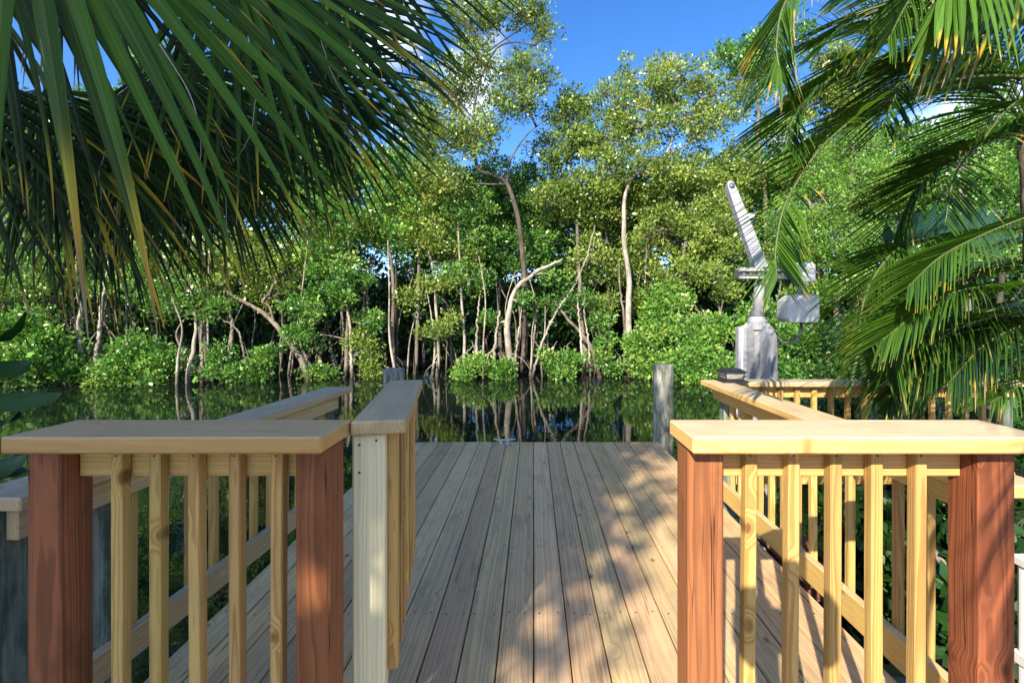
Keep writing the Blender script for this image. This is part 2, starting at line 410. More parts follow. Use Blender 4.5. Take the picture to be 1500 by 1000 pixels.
def palmmat(name, base, light, rough=.45, trans=.25, spec=.4):
    """'tint' varies the green, 'wilt' takes a strip from green over yellow to dry brown"""
    m, nt, N, L, bs = new_mat(name)
    A = N.new('ShaderNodeAttribute'); A.attribute_name = 'tint'
    Bq = N.new('ShaderNodeAttribute'); Bq.attribute_name = 'wilt'
    col = mixc(N, L, A.outputs['Fac'], base, light)
    wl = ramp(N, L, Bq.outputs['Fac'], [(0, (*base, 0)), (.35, (.40, .36, .03, 1)), (.6, (.50, .30, .035, 1)), (.82, (.27, .17, .07, 1)), (1, (.34, .27, .17, 1))])
    wa = ramp(N, L, Bq.outputs['Fac'], [(0, (0,) * 3), (.3, (1,) * 3)])
    col = mixc(N, L, wa, col, wl)
    S_ = N.new('ShaderNodeAttribute'); S_.attribute_name = 'st'
    ss = N.new('ShaderNodeSeparateXYZ'); L.new(S_.outputs['Vector'], ss.inputs[0])
    f1 = noise(N, L, comb(N, L, math_n(N, L, 'MULTIPLY', ss.outputs[0], 5), math_n(N, L, 'MULTIPLY', ss.outputs[1], 2.5), ss.outputs[2]), 1.0, 3, .6)
    col = mixc(N, L, 1.0, col, ramp(N, L, f1, [(.3, (.62,) * 3), (.7, (1.3, 1.3, 1.1))]), 'MULTIPLY')
    f2 = noise(N, L, comb(N, L, math_n(N, L, 'MULTIPLY', ss.outputs[0], 2), math_n(N, L, 'MULTIPLY', ss.outputs[1], 30), ss.outputs[2]), 1.0, 3, .6)
    col = mixc(N, L, math_n(N, L, 'MULTIPLY', ramp(N, L, f2, [(.66, (0,) * 3), (.74, (1,) * 3)]), .6), col, (.16, .11, .03))
    rib = ramp(N, L, math_n(N, L, 'ABSOLUTE', ss.outputs[0]), [(.0, (1,) * 3), (.12, (0,) * 3)])
    col = mixc(N, L, math_n(N, L, 'MULTIPLY', rib, .45), col, (.16, .2, .05))
    L.new(col, bs.inputs['Base Color']); bs.inputs['Roughness'].default_value = rough; bs.inputs['Specular IOR Level'].default_value = spec
    tr = N.new('ShaderNodeBsdfTranslucent')
    tcol = mixc(N, L, 1.0, col, (1.5, 1.5, .5), 'MULTIPLY'); L.new(tcol, tr.inputs['Color'])
    mx = N.new('ShaderNodeMixShader'); mx.inputs[0].default_value = trans
    L.new(bs.outputs[0], mx.inputs[1]); L.new(tr.outputs[0], mx.inputs[2])
    L.new(mx.outputs[0], N['Material Output'].inputs['Surface'])
    return m
M['fan'] = palmmat('fan_palm_leaf', (.006, .026, .005), (.075, .19, .018), .5, .25, .2)
M['areca'] = palmmat('feather_palm_leaf', (.018, .062, .009), (.085, .20, .020), .4, .28, .35)
M['teal_frond'] = palmmat('blue_green_frond', (.05, .16, .13), (.09, .24, .20), .4, .2)
M['petiole'] = simple('palm_petiole', (.09, .13, .03), .5, 0, .2, 30)
M['fibre'] = simple('pale_palm_fibre', (.55, .52, .47), .7, 0, .1, 30)

def water_mat():
    m, nt, N, L, bs = new_mat('dark_canal_water')
    bs.inputs['Base Color'].default_value = (.006, .010, .007, 1)
    bs.inputs['Roughness'].default_value = .015; bs.inputs['IOR'].default_value = 1.33
    bs.inputs['Specular IOR Level'].default_value = .5
    ge = N.new('ShaderNodeNewGeometry')
    mp = N.new('ShaderNodeMapping'); mp.inputs['Scale'].default_value = (1, 1.6, 1); L.new(ge.outputs['Position'], mp.inputs['Vector'])
    f = noise(N, L, mp.outputs[0], 1.6, 3, .5)
    f2 = noise(N, L, mp.outputs[0], 7, 2, .5)
    b = N.new('ShaderNodeBump'); b.inputs['Strength'].default_value = .075; b.inputs['Distance'].default_value = .03
    L.new(math_n(N, L, 'MULTIPLY_ADD', f2, .25, f), b.inputs['Height']); L.new(b.outputs[0], bs.inputs['Normal'])
    return m
M['water'] = water_mat()

# ------------------------------------------------------------------ setting: ground, water, bank
WZ = -0.9
def bank_y(x):      # the far shore
    return 17.2 + 0.5 * np.sin(x * .55) + .35 * np.sin(x * 1.7 + 1) + np.where(x < -6, (x + 6) * .22, 0) + np.where(x > 5, -(x - 5) * .18, 0)
def terrain():
    xs = np.unique(np.concatenate([np.linspace(-400, -30, 14), np.linspace(-30, 30, 61), np.linspace(30, 400, 14)]))
    ts = np.array([-.5, 2.2, 3.4, 4.5, 6, 8, 11, 20, 60, 200, 600])
    hs = np.array([-1.6, -.5, -.12, .06, .15, .25, .4, .7, 1.0, 1.0, 1.0])
    X, T = np.meshgrid(xs, ts, indexing='ij')
    Y = bank_y(np.clip(X, -30, 30)) + T
    Z = WZ + hs[None, :] + rng.normal(0, .04, X.shape)
    V = np.stack([X, Y, Z], -1).reshape(-1, 3); n = len(ts)
    i = np.arange(len(xs) - 1)[:, None] * n; j = np.arange(n - 1)[None]
    q = np.stack([i + j, i + n + j, i + n + j + 1, i + j + 1], -1).reshape(-1, 4)
    mb = MB(); mb.add(V, [q]); tag(mb.build('far_bank_ground', M['soil'], smooth=True), kind='structure')
terrain()
mb = MB(); mb.add([[-400, -5, WZ], [400, -5, WZ], [400, 60, WZ], [-400, 60, WZ]], [[[0, 1, 2, 3]]])
tag(mb.build('water', M['water']), kind='structure')
def near_ground():
    xs = np.linspace(-60, 60, 121); ts = np.array([1.9, 1.3, .7, .1, -3, -12, -40, -200]); hs = np.array([-1.6, -1.2, -.5, -.17, -.17, -.15, -.12, -.1])
    X, T = np.meshgrid(xs, ts, indexing='ij'); Y = T + .18 * np.sin(X * 1.3) * (T > 0)
    Z = np.broadcast_to(hs, X.shape) + rng.normal(0, .012, X.shape)
    V = np.stack([X, Y, Z], -1).reshape(-1, 3); n = len(ts)
    i = np.arange(len(xs) - 1)[:, None] * n; j = np.arange(n - 1)[None]
    q = np.stack([i + j, i + j + 1, i + n + j + 1, i + n + j], -1).reshape(-1, 4)
    mb = MB(); mb.add(V, [q]); tag(mb.build('near_bank_ground', M['mulch'], smooth=True), kind='structure')
near_ground()

# ------------------------------------------------------------------ the wooden deck
def deck():
    t = thing('wooden_deck', (0, 3, 0), 'long plank deck of greying pine boards reaching out to the dark canal', 'deck')
    b = MB(); s = MB()
    pitch = .1440; x0 = .0022; rows = [1.05, 1.46, 2.06, 2.66, 3.26, 3.86, 4.46, 4.86]
    for k in range(-10, 10):
        xl = x0 + k * pitch + .0028; xr = xl + pitch - .0056
        if xl < -1.43 or xr > 1.36 + .0: 
            if xl < -1.44: continue
            if xr > 1.34: xr = 1.338
        if xr - xl < .03: continue
        far = 4.90 + rng.uniform(-.006, .006); z = rng.uniform(-.0015, .0015)
        board(b, ((xl + xr) / 2, .6, -.019 + z), ((xl + xr) / 2, far, -.019 + z), xr - xl, .038, (1, 0, 0), .0035)
        for y in rows:
            for fx in (.22, .78):
                lathe(s, (xl + (xr - xl) * fx + rng.normal(0, .004), y + rng.normal(0, .008), z - .001), [(.0048, 0), (.0045, .0016), (.002, .0019)], 8)
    b.build('decking', M['deck'], t)
    sc = s.build('screw', M['screw'], t); sc['kind'] = 'stuff'
    for y in (.75, 1.46, 2.06, 2.66, 3.26, 3.86, 4.46, 4.84):
        j = MB(); board(j, (-1.40, y, -.115), (1.32, y, -.115), .15, .038, (0, 0, 1)); j.build('joist', M['grey_pine'], t)
    for x in (-1.34, 1.26):
        e = MB(); board(e, (x, .75, -.27), (x, 4.85, -.27), .15, .06, (0, 0, 1)); e.build('beam', M['grey_pine'], t)
    for x in (-1.2, 1.15):
        for y in (1.9, 4.55):
            e = MB(); lathe(e, (x, y, -2.2), [(.10, 0), (.10, 1.85)], 14, lc=np.zeros((28, 3)), tone=.5)
            e.A['lc'] = [np.concatenate(e.V)[:, [2, 0, 1]]]; e.build('support_pile', M['pile'], t)
deck()

def nail(mb, p, d, r=.003):
    p = np.array(p, float); d = np.array(d, float)
    tube(mb, [p - d * .004, p + d * .0012], r, 8)

CAPZ = EYE - .2785           # top of the front rails and the gate
def post(t, x0, x1, y0, y1, z0, z1, mat, name='post'):
    b = MB(); board(b, ((x0 + x1) / 2, (y0 + y1) / 2, z0), ((x0 + x1) / 2, (y0 + y1) / 2, z1), x1 - x0, y1 - y0, (1, 0, 0), .005)
    return b.build(name, mat, t)

def front_rail(label, xa, xb, posts, offs, w):
    t = thing('front_railing', ((xa + xb) / 2, 1.15, 0), label, 'railing', 'front railings either side of the gateway')
    b = MB(); board(b, (xa, 1.152, CAPZ - .02), (xb, 1.152, CAPZ - .02), .184, .04, (0, 1, 0), .004); b.build('cap_rail', M['pine'], t)
    for (p0, p1) in posts: post(t, p0, p1, 1.115, 1.204, -.12, CAPZ - .041, M['red'])
    (l0, l1), (r0, r1) = posts
    for z in (CAPZ - .0845, .12):
        b = MB(); board(b, (l1, 1.181, z), (r0, 1.181, z), .085, .036, (0, 0, 1)); b.build('rail_board', M['pine'], t)
    for x in offs:
        b = MB(); xx = x * 1.130 / F
        lean = rng.normal(0, .002)
        board(b, (xx + lean, 1.1465, .05), (xx - lean, 1.1465, CAPZ - .0415), w, .030, (1, 0, 0), .003)
        q = b.build('baluster', M['baluster'], t)
        n = MB(); nail(n, (xx, 1.1315, CAPZ - .065), (0, -1, 0), .0028); sub('nail', n, M['screw'], q)
front_rail('left front railing in shade, with two red-brown posts and five pale balusters', -1.243, -.495, ((-1.242, -1.160), (-.583, -.500)), (-612, -556, -498, -439, -378), .029)
front_rail('right front railing in full sun, its two red-brown posts striped by frond shadow', .3724, 1.215, ((.380, .468), (1.093, 1.184)), (318.5, 382, 444.5, 505.5, 569), .0290)

def side_rail(label, capin, facex, sgn, y0, y1, yb0, yb1, zt, dx, bottom, posts, yb, endcap=True):
    """a lower rail along the deck edge; sgn = which side is outside"""
    t = thing('side_railing', (facex, (y0 + y1) / 2, 0), label, 'railing', 'lower side railings along the deck edges')
    sh = lambda y: dx * (y - 2.2)        # slight skew
    cw = .184
    b = MB(); board(b, (capin + sgn * cw / 2 + sh(y0), y0, zt - .019), (capin + sgn * cw / 2 + sh(y1), y1, zt - .019), cw, .038, (1, 0, 0), .004)
    b.build('cap_rail', M['grey_pine'] if sgn < 0 else M['pine'], t)
    for (za, zb) in ((zt - .0385 - .089, zt - .0385), bottom):
        b = MB(); board(b, (facex + sgn * .018 + sh(yb0), yb0, (za + zb) / 2), (facex + sgn * .018 + sh(yb1), yb1, (za + zb) / 2), zb - za, .036, (0, 0, 1), .003)
        b.build('rail_board', M['grey_pine'] if sgn < 0 else M['pine'], t)
    for (y, s, m, z0) in posts:
        x = facex + sgn * (.038 + s / 2) + sh(y)
        post(t, x - s / 2, x + s / 2, y - s / 2, y + s / 2, z0, zt - .039, M[m])
    for y in yb:
        b = MB(); x = facex + sgn * .0525 + sh(y)
        board(b, (x, y, bottom[0] + .02), (x + rng.normal(0, .002), y, zt - .0395), .030, .030, (1, 0, 0), .003)
        b.build('baluster', M['baluster'], t)
    return t
ZS = EYE - .48
side_rail('left deck-edge railing, lower and weathered grey, running out over the water', -1.31, -1.35, -1, 1.215, 3.165, 1.24, 3.05, ZS, .055, (.156, .256),
          ((1.25, .115, 'green_post', -1.6), (1.56, .089, 'green_post', -1.6), (3.03, .089, 'green_post', -1.6)), [1.36] + [1.62 + .131 * k for k in range(0, 11)])
side_rail('right deck-edge railing with sunlit cap, running out to the small black lamp', 1.292, 1.353, 1, 1.30, 3.51, 1.32, 3.426, ZS, 0.0, (.032, .152),
          ((1.45, .089, 'green_post', -1.6), (3.36, .089, 'green_post', -1.6)), [1.62 + .133 * k for k in range(0, 13)])

def back_rail():
    t = thing('back_railing', (2.5, 3.5, 0), 'back railing half hidden by palm fronds, running right from the black lamp', 'railing')
    b = MB(); board(b, (1.479, 3.47, ZS - .019), (3.72, 3.47, ZS - .019), .16, .038, (0, 1, 0), .004); b.build('cap_rail', M['grey_pine'], t)
    for z in (ZS - .084, .11):
        b = MB(); board(b, (1.52, 3.49, z), (3.68, 3.49, z), .089, .036, (0, 0, 1)); b.build('rail_board', M['pine'], t)
    for x in (2.62, 3.66): post(t, x - .0445, x + .0445, 3.51, 3.60, -1.6, ZS - .039, M['green_post'])
    for k in range(16):
        x = 1.62 + .128 * k
        if abs(x - 2.62) < .06: continue
        b = MB(); board(b, (x, 3.457, .05), (x, 3.457, ZS - .0395), .034, .030, (1, 0, 0), .003); b.build('baluster', M['baluster'], t)
back_rail()

def gate():
    t = thing('gate', (-.5, 1.25, 0), 'open gate swung onto the deck, cream end post and orange balusters', 'gate')
    a = np.array([-.4185, 1.229, 0]); e = np.array([-.566, 2.028, 0]); u = (e - a) / np.linalg.norm(e - a); n = np.array([u[1], -u[0], 0])  # n points right
    L_ = np.linalg.norm(e - a)
    zc = np.array([0, 0, 1.0])
    b = MB(); board(b, a + zc * (CAPZ - .019), e + zc * (CAPZ - .019), .142, .038, n, .004); b.build('cap_rail', M['grey_pine'], t)
    p = a + u * .055 - n * .028
    b = MB(); board(b, p + zc * .03, p + zc * (CAPZ - .039), .086, .07, n, .005); q = b.build('post', M['pine_cream'], t)
    for (dx_, dz) in ((-.024, .05), (.02, .04), (-.024, .125)):
        s = MB(); nail(s, p - u * .035 + n * dx_ + zc * (CAPZ - .038 - dz + .02), -u, .0035); sub('nail', s, M['screw'], q)
    p2 = a + u * (L_ - .06) - n * .028
    b = MB(); board(b, p2 + zc * .15, p2 + zc * (CAPZ - .039), .086, .07, n, .005); b.build('post', M['grey_pine'], t)
    for z in (CAPZ - .0835, .335):
        b = MB(); board(b, a + u * .092 - n * .004 + zc * z, a + u * (L_ - .097) - n * .004 + zc * z, .089, .036, zc); b.build('rail_board', M['grey_pine'], t)
    for k in range(7):
        q = a + u * (.085 + k * .107) + n * .0300
        b = MB(); board(b, q + zc * .33, q + zc * (CAPZ - .0395), .030, .030, n, .003); b.build('baluster', M['baluster'], t)
gate()

def pile(label, x, y, r, ztop):
    b = MB(); n = 26; m = 16
    zs = np.linspace(-2.4, ztop, m); a = np.arange(n) * 2 * np.pi / n
    V = []
    for i, z in enumerate(zs):
        for k in range(n):
            rr = r * (1 + .02 * math.sin(3 * a[k] + z)) * (1 - .03 * (z + 2) / 3)
            V.append([x + rr * math.cos(a[k]), y + rr * math.sin(a[k]), z])
    for k in range(n): V.append([x + r * .9 * math.cos(a[k]), y + r * .9 * math.sin(a[k]), ztop + .010])
    V = np.array(V); m += 1
    i = np.arange(m - 1)[:, None] * n; j = np.arange(n)[None]; kk = (j + 1) % n
    q = np.stack([i + j, i + kk, i + n + kk, i + n + j], -1).reshape(-1, 4)
    lc = np.stack([V[:, 2] * 1.0, V[:, 0] - x + .03, V[:, 1] - y], -1)
    b.add(V, [q, [[(m - 1) * n + s for s in range(n)]]], lc=lc, tone=rng.random())
    tag(b.build('dock_piling', M['pile'], origin=(x, y, 0)), label, 'piling', 'pilings at the deck end')
pile('sunlit grey piling standing at the right corner of the deck end', 1.435, 5.02, .112, .81)
pile('dark shaded piling, only its top showing behind the open gate', -1.47, 4.80, .112, .79)

def cleat():
    c = at(739, 652, 4.78); t = thing('dock_cleat', (c[0], 4.78, 0), 'small galvanised mooring cleat screwed to the far edge of the deck', 'cleat')
    b = MB(); xs = np.linspace(-.118, .118, 13)
    tube(b, [(c[0] + x, 4.78, .052 + .012 * abs(x / .118) ** 2) for x in xs], [.012 - .006 * abs(x / .118) ** 2 for x in xs], 10); b.build('horn', M['galv'], t, smooth=True)
    b = MB()
    for x in (-.035, .035):
        tube(b, [(c[0] + x, 4.78, .004), (c[0] + x * .9, 4.78, .05)], [.017, .012], 10)
    box(b, (c[0], 4.78, .004), (.15, .05, .008), .002); b.build('base', M['galv'], t)
cleat()

def lamp():
    x, y = (1071 - 781) * 3.43 / F, 3.43
    t = thing('post_cap_lamp', (x, y, ZS), 'square black solar lamp on the far end of the right railing', 'lamp')
    def frus(b, z0, z1, w0, w1):
        V = [[x + sx * w / 2, y + sy * w / 2, ZS + z] for z, w in ((z0, w0), (z1, w1)) for sx, sy in ((-1, -1), (1, -1), (1, 1), (-1, 1))]
        b.add(V, [[[3, 2, 1, 0], [4, 5, 6, 7]] + [[i, (i + 1) % 4, 4 + (i + 1) % 4, 4 + i] for i in range(4)]])
    b = MB(); frus(b, .001, .014, .19, .185); frus(b, .0141, .026, .15, .13); b.build('base', M['black_plastic'], t)
    b = MB(); frus(b, .0262, .072, .118, .140); g = b.build('glass_panel', M['lamp_glass'], t)
    b = MB()
    for sx in (-1, 1):
        for sy in (-1, 1):
            tube(b, [(x + sx * .060, y + sy * .060, ZS + .026), (x + sx * .071, y + sy * .071, ZS + .074)], .004, 6)
    frus(b, .0722, .080, .168, .168); frus(b, .0802, .100, .162, .10); b.build('roof', M['black_plastic'], t)
lamp()

def davit():
    D = 4.5; c = at(1109, 560, D); X = c[0]
    t = thing('boat_davit', (X, D, 0), 'pale grey boat davit crane with tilted arm behind the back railing', 'davit')
    P = lambda px, py, dd=0: at(px, py, D + dd)
    b = MB(); lathe(b, (X, D, -2.2), [(.17, 0), (.17, 2.55)], 18, lc=np.zeros((36, 3)), tone=.4)
    b.A['lc'] = [np.concatenate(b.V)[:, [2, 0, 1]]]; b.build('support_pile', M['pile'], t)
    z0 = .351; z1 = P(0, 466)[2]
    b = MB(); lathe(b, (X, D, z0), [(.20, 0), (.20, .03), (.058, .035), (.056, z1 - z0 - .13), (.084, z1 - z0 - .11), (.088, z1 - z0 - .03), (.075, z1 - z0), (.06, z1 - z0 + .03)], 24)
    for a in (R(-116 - 36), R(-116 + 36), R(64 - 36), R(64 + 36), R(-116 - 90), R(-116 + 90)):
        d = np.array([math.cos(a), math.sin(a), 0])
        nrm = np.array([-d[1], d[0], 0]) * .013
        pr = [(.04, z0 + .032), (.19, z0 + .032), (.175, z1 - .20), (.15, z1 - .10), (.10, z1 - .05), (.04, z1 - .05)]
        V = [np.array([X, D, 0]) + d * r + np.array([0, 0, z]) + s * nrm for s in (-1, 1) for r, z in pr]
        n = len(pr)
        b.add(V, [[[i, (i + 1) % n, n + (i + 1) % n, n + i] for i in range(n)], [list(range(n))[::-1], list(range(n, 2 * n))]])
    b.build('pedestal', M['davit'], t, smooth=False)
    # control box strapped to the left side of the pedestal
    b = MB(); box(b, P(1086, 515, -.07), (.085, .09, .48), .012); b.build('control_box', M['davit'], t)
    b = MB(); tube(b, [P(1087, 478, -.13), P(1087, 553, -.13)], .012, 10); b.build('conduit', M['white_plastic'], t)
    for a in range(8):
        b = MB(); q = np.array([X + .165 * math.cos(a * .785 + .2), D + .165 * math.sin(a * .785 + .2), z0 + .03]); tube(b, [q, q + [0, 0, .022]], .014, 6); b.build('bolt', M['galv'], t)
    b = MB(); lathe(b, (X, D, z1 + .015), [(.066, 0), (.070, .012), (.070, .045), (.062, .055)], 22); b.build('clamp_ring', M['davit_dark'], t)
    b = MB(); tube(b, [(X + .01, D, z1 + .01), P(1113, 400)], [.052, .048], 20); b.build('mast', M['davit'], t, smooth=True)
    b = MB()
    a0, a1 = P(1079, 401, -.03), P(1164, 402, -.03)
    box(b, (a0 + a1) / 2, (a1[0] - a0[0], .12, .10), .012)
    for px in (1089, 1100, 1112, 1124, 1136, 1147): box(b, P(px, 402, -.095), (.035, .03, .085), .006)
    b.build('gear_housing', M['davit_dark'], t)
    for py in (396, 407):
        b = MB(); tube(b, [P(1082, py, -.12), P(1160, py, -.12)], .012, 10); b.build('spool_rod', M['galv'], t, smooth=True)
    b = MB(); box(b, P(1098, 394, -.06), (.22, .10, .02), .003); b.build('saddle_plate', M['davit'], t)
    # lifting arm
    p0, p1 = P(1114, 394), P(1067, 268, .25)
    ax = p1 - p0; Ln = np.linalg.norm(ax); ax /= Ln; wd = np.cross(ax, [0, 1, 0]); wd /= np.linalg.norm(wd); td = np.cross(ax, wd)
    b = MB(); m = 6
    prof = [(.0, .060), (.3, .058), (.7, .048), (.9, .042), (.965, .036), (1.0, .018)]
    V = []
    for s, w in prof:
        for (su, sv) in ((-1, -1), (1, -1), (1, 1), (-1, 1)): V.append(p0 + ax * Ln * s + wd * w * su + td * .04 * sv)
    q = [[i * 4 + j, i * 4 + (j + 1) % 4, i * 4 + 4 + (j + 1) % 4, i * 4 + 4 + j] for i in range(m - 1) for j in range(4)]
    b.add(V, [q, [[3, 2, 1, 0], [20, 21, 22, 23]]])
    arm = b.build('lifting_arm', M['davit'], t)
    b = MB()
    for s in (-1, 1):
        tube(b, [p0 + wd * .05 * s - td * .043, p1 - ax * .12 + wd * .034 * s - td * .043], .008, 6)
    sub('edge_flange', b, M['davit'], arm)
    b = MB(); tube(b, [p1 - ax * .06 - td * .055, p1 - ax * .06 + td * .055], .028, 14); sub('sheave', b, M['davit_dark'], arm, True)
    b = MB(); tube(b, [p1 - ax * .42 - wd * .05, p1 - ax * .42 - wd * .12], .03, 12); sub('light_bracket', b, M['white_plastic'], arm, True)
    # motor boxes on the right
    b = MB(); box(b, P(1176, 401, -.03), (.185, .17, .215), .03); b.build('gearbox', M['white_plastic'], t)
    b = MB(); tube(b, [P(1174, 416, -.03), P(1174, 436, -.03)], .036, 16); b.build('coupling', M['davit'], t, smooth=True)
    c0 = P(1169, 453, -.03); prof = [(-.15, .08), (-.09, .135), (.145, .135), (.145, -.125), (-.13, -.125), (-.155, -.085)]
    V = [c0 + np.array([x, s * .1, z]) for s in (-1, 1) for x, z in prof]; n = len(prof)
    b = MB(); b.add(V, [[[i, n + i, n + (i + 1) % n, (i + 1) % n] for i in range(n)], [list(range(n)), list(range(n, 2 * n))[::-1]]]); b.build('motor_cover', M['white_plastic'], t)
    b = MB(); tube(b, spline([P(1174, 471, -.03), P(1172, 489, -.04), P(1160, 502, -.06), P(1145, 500, -.06), P(1133, 488, -.04)], 24), .014, 10); b.build('power_cable', M['rubber'], t, smooth=True)
davit()

def right_dock():
    t = thing('neighbour_platform', (2.1, 3.0, -.3), 'low red-brown plank platform glimpsed between the right balusters', 'platform')
    b = MB()
    for k in range(4): board(b, (1.66, 2.85 + .15 * k, -.30), (2.02, 2.85 + .15 * k, -.30), .145, .03, (0, 1, 0), .003)
    b.build('decking', M['dark_wood'], t)
    for y in (2.9, 3.25):
        b = MB(); board(b, (1.68, y, -.39), (2.0, y, -.39), .14, .05, (0, 0, 1)); b.build('joist', M['dark_wood'], t)
    for x in (1.75, 1.96):
        b = MB(); board(b, (x, 3.05, -1.6), (x, 3.05, -.46), .09, .09); b.build('leg', M['dark_wood'], t)
right_dock()
b = MB(); x = (1494 - 781) * 1.45 / F
tube(b, [(x + .02, 1.45, -.6), (x + .02, 1.45, .55)], .019, 14); box(b, (x + .02, 1.45, .56), (.05, .05, .03), .004); box(b, (x + .02, 1.45, .25), (.046, .046, .045), .006)
tag(b.build('water_pipe', M['white_plastic'], origin=(x, 1.45, 0)), 'white plastic standpipe beside the outer post of the right front railing', 'pipe')

# ------------------------------------------------------------------ foliage machinery
def leaves(mb, C, N_, size, tint, aspect=.56):
    """C (n,3) leaf bases, N_ (n,3) directions; folded diamond leaves"""
    n = len(C)
    D = N_ / (np.linalg.norm(N_, axis=1)[:, None] + 1e-9)
    r = rng.normal(size=(n, 3)); S = np.cross(D, r); S /= np.linalg.norm(S, axis=1)[:, None] + 1e-9
    U = np.cross(S, D)
    s = np.asarray(size)[:, None]
    mid = C + D * s * .5 - U * s * .04
    V = np.stack([C, mid + S * s * aspect * .5 + U * s * .05, C + D * s, mid - S * s * aspect * .5 + U * s * .05], 1).reshape(-1, 3)
    q = np.arange(n * 4).reshape(n, 4)
    mb.add(V, [q], tint=np.repeat(tint, 4))

def clumps(mb, centers, rad, n_per, size, tint0=.45, up=.5, flat=.75, aspect=.5, tvar=.2):
    centers = np.asarray(centers); k = len(centers)
    ct = np.clip(tint0 + rng.normal(0, tvar, k), .02, .9)
    idx = np.repeat(np.arange(k), n_per)
    n = len(idx)
    d = rng.normal(size=(n, 3)); d /= np.linalg.norm(d, axis=1)[:, None]
    rr = rng.random(n) ** .45
    rad = np.broadcast_to(np.asarray(rad, float), (k,))
    off = d * (rr * rad[idx])[:, None]; off[:, 2] *= flat
    C = centers[idx] + off
    Nn = d * .8 + rng.normal(size=(n, 3)) * .55 + np.array([0, -.15, up])
    t = np.clip(ct[idx] + rng.normal(0, .12, n) + (rng.random(n) > .97) * .35, 0, 1)
    leaves(mb, C, Nn, size * np.exp(rng.normal(-.08, .33, n)), t, aspect)

def wander(p0, p1, n, amp):
    P = p0 + (p1 - p0) * np.linspace(0, 1, n)[:, None]
    k = np.sin(np.linspace(0, np.pi, n))[:, None]
    o = np.cumsum(rng.normal(0, 1, (n, 3)), 0); o -= o[0] + (o[-1] - o[0]) * np.linspace(0, 1, n)[:, None]
    return P + o * amp * np.linalg.norm(p1 - p0) / n ** .5 * .6 + k * 0

def mangrove(label, trunk, r0, blobs, leaf='leaf_olive', barkm='bark_mid', size=.12, dens=1.0, tint=.45, limbs=(), stems=(), cat='tree', name='mangrove_tree', group='mangroves along the far bank', sag=.12, aspect=.58):
    """trunk: [(px,py,d)...] control points; blobs: (px,py,radius px, d[, squash]) leafy masses; limbs: extra drawn limbs; stems: extra thin trunks"""
    T = np.array([at(*p) for p in trunk]); T[0][2] = min(T[0][2], WZ - .1) if trunk[0][1] > 500 else T[0][2]
    base = T[0].copy()
    t = thing(name, tuple(base), label, cat, group)
    path = spline(T, 9 * len(T)); m = len(path)
    wb = spline(rng.normal(0, r0 * .22, (len(T) * 2, 3)), m); wb[0] = 0; path += wb
    radii = r0 * (1 - .72 * np.linspace(0, 1, m) ** .9) + .012
    tb = MB(); tube(tb, path, radii, 8)
    brs = []
    for lm in limbs:
        Lp = spline([at(*p) for p in lm[0]], 8 * len(lm[0])); brs.append(tube(MB(), Lp, np.linspace(lm[1], lm[1] * .3, len(Lp)), 7))
    lv = MB()
    allp = np.vstack([path[m // 4:]] + [spline([at(*p) for p in lm[0]], 14) for lm in limbs])
    for bl in blobs:
        px, py, rp, d = bl[:4]; sq = bl[4] if len(bl) > 4 else .75
        rp = rp * (.82 if py > 395 and name == 'mangrove_tree' else 1.0); c = at(px, py, d); r = rp * d / F
        dd = np.linalg.norm((allp - c) * np.array([1, 1, 1.0]), axis=1) + np.where(allp[:, 2] > c[2], 1.5, 0)
        a = allp[np.argmin(dd)]
        br = MB(); brs.append(br)
        lp = wander(a, c, 8, .22); tube(br, lp, np.linspace(min(r0 * .45, .05), .02, 8), 5)
        ns = max(5, int(34 * dens * (r / 1.2) ** 2.0))
        dirs = rng.normal(size=(ns, 3)); dirs /= np.linalg.norm(dirs, axis=1)[:, None]
        rad_ = r * rng.uniform(.25, 1.0, ns) ** .6
        pts = c + dirs * rad_[:, None] * np.array([1, .85, sq])
        for p in pts[: max(3, ns * 2 // 3)]:
            lp = wander(c, p, 5, .3); tube(br, lp, np.linspace(.018, .006, 5), 3, cap=False)
        clumps(lv, pts, rng.uniform(.28, .56, ns) * (1 if d > 10 else .3), 110 if d > 10 else 45, size * .95, tint, aspect=aspect)
    for st in stems:
        Sp = spline([at(*p) for p in st[0]], 10 * len(st[0])); Sp[1:-1] += rng.normal(0, .015, (len(Sp) - 2, 3))
        sb = MB(); tube(sb, Sp, np.linspace(st[1], st[1] * .4, len(Sp)), 6); sb.build('stem', M[st[2] if len(st) > 2 else barkm], t, smooth=True)
    for _ in range(rng.integers(2, 5) if name == 'mangrove_tree' else 1):
        a = rng.uniform(0, 6.28); h = rng.uniform(.25, 1.0); rr = h * rng.uniform(.45, 1.0); d = np.array([math.cos(a), math.sin(a) * .7, 0])
        k = np.array([path[0][0], path[0][1], WZ])
        rb = MB(); tube(rb, spline([k + [0, 0, h], k + d * rr * rng.uniform(.3, .6) + [0, 0, h * .72], k + d * rr * .85 + [0, 0, h * .3], k + d * rr * rng.uniform(.9, 1.15) - [0, 0, .15]], 12), np.linspace(.022, .013, 12), 5)
        rb.build('prop_root', M[barkm], t, smooth=True)
    tr = tb.build('trunk', M[barkm], t, smooth=True)
    for br in brs: sub('branch', br, M[barkm], tr, True)
    lv.build('crown', M[leaf], t)
    return t

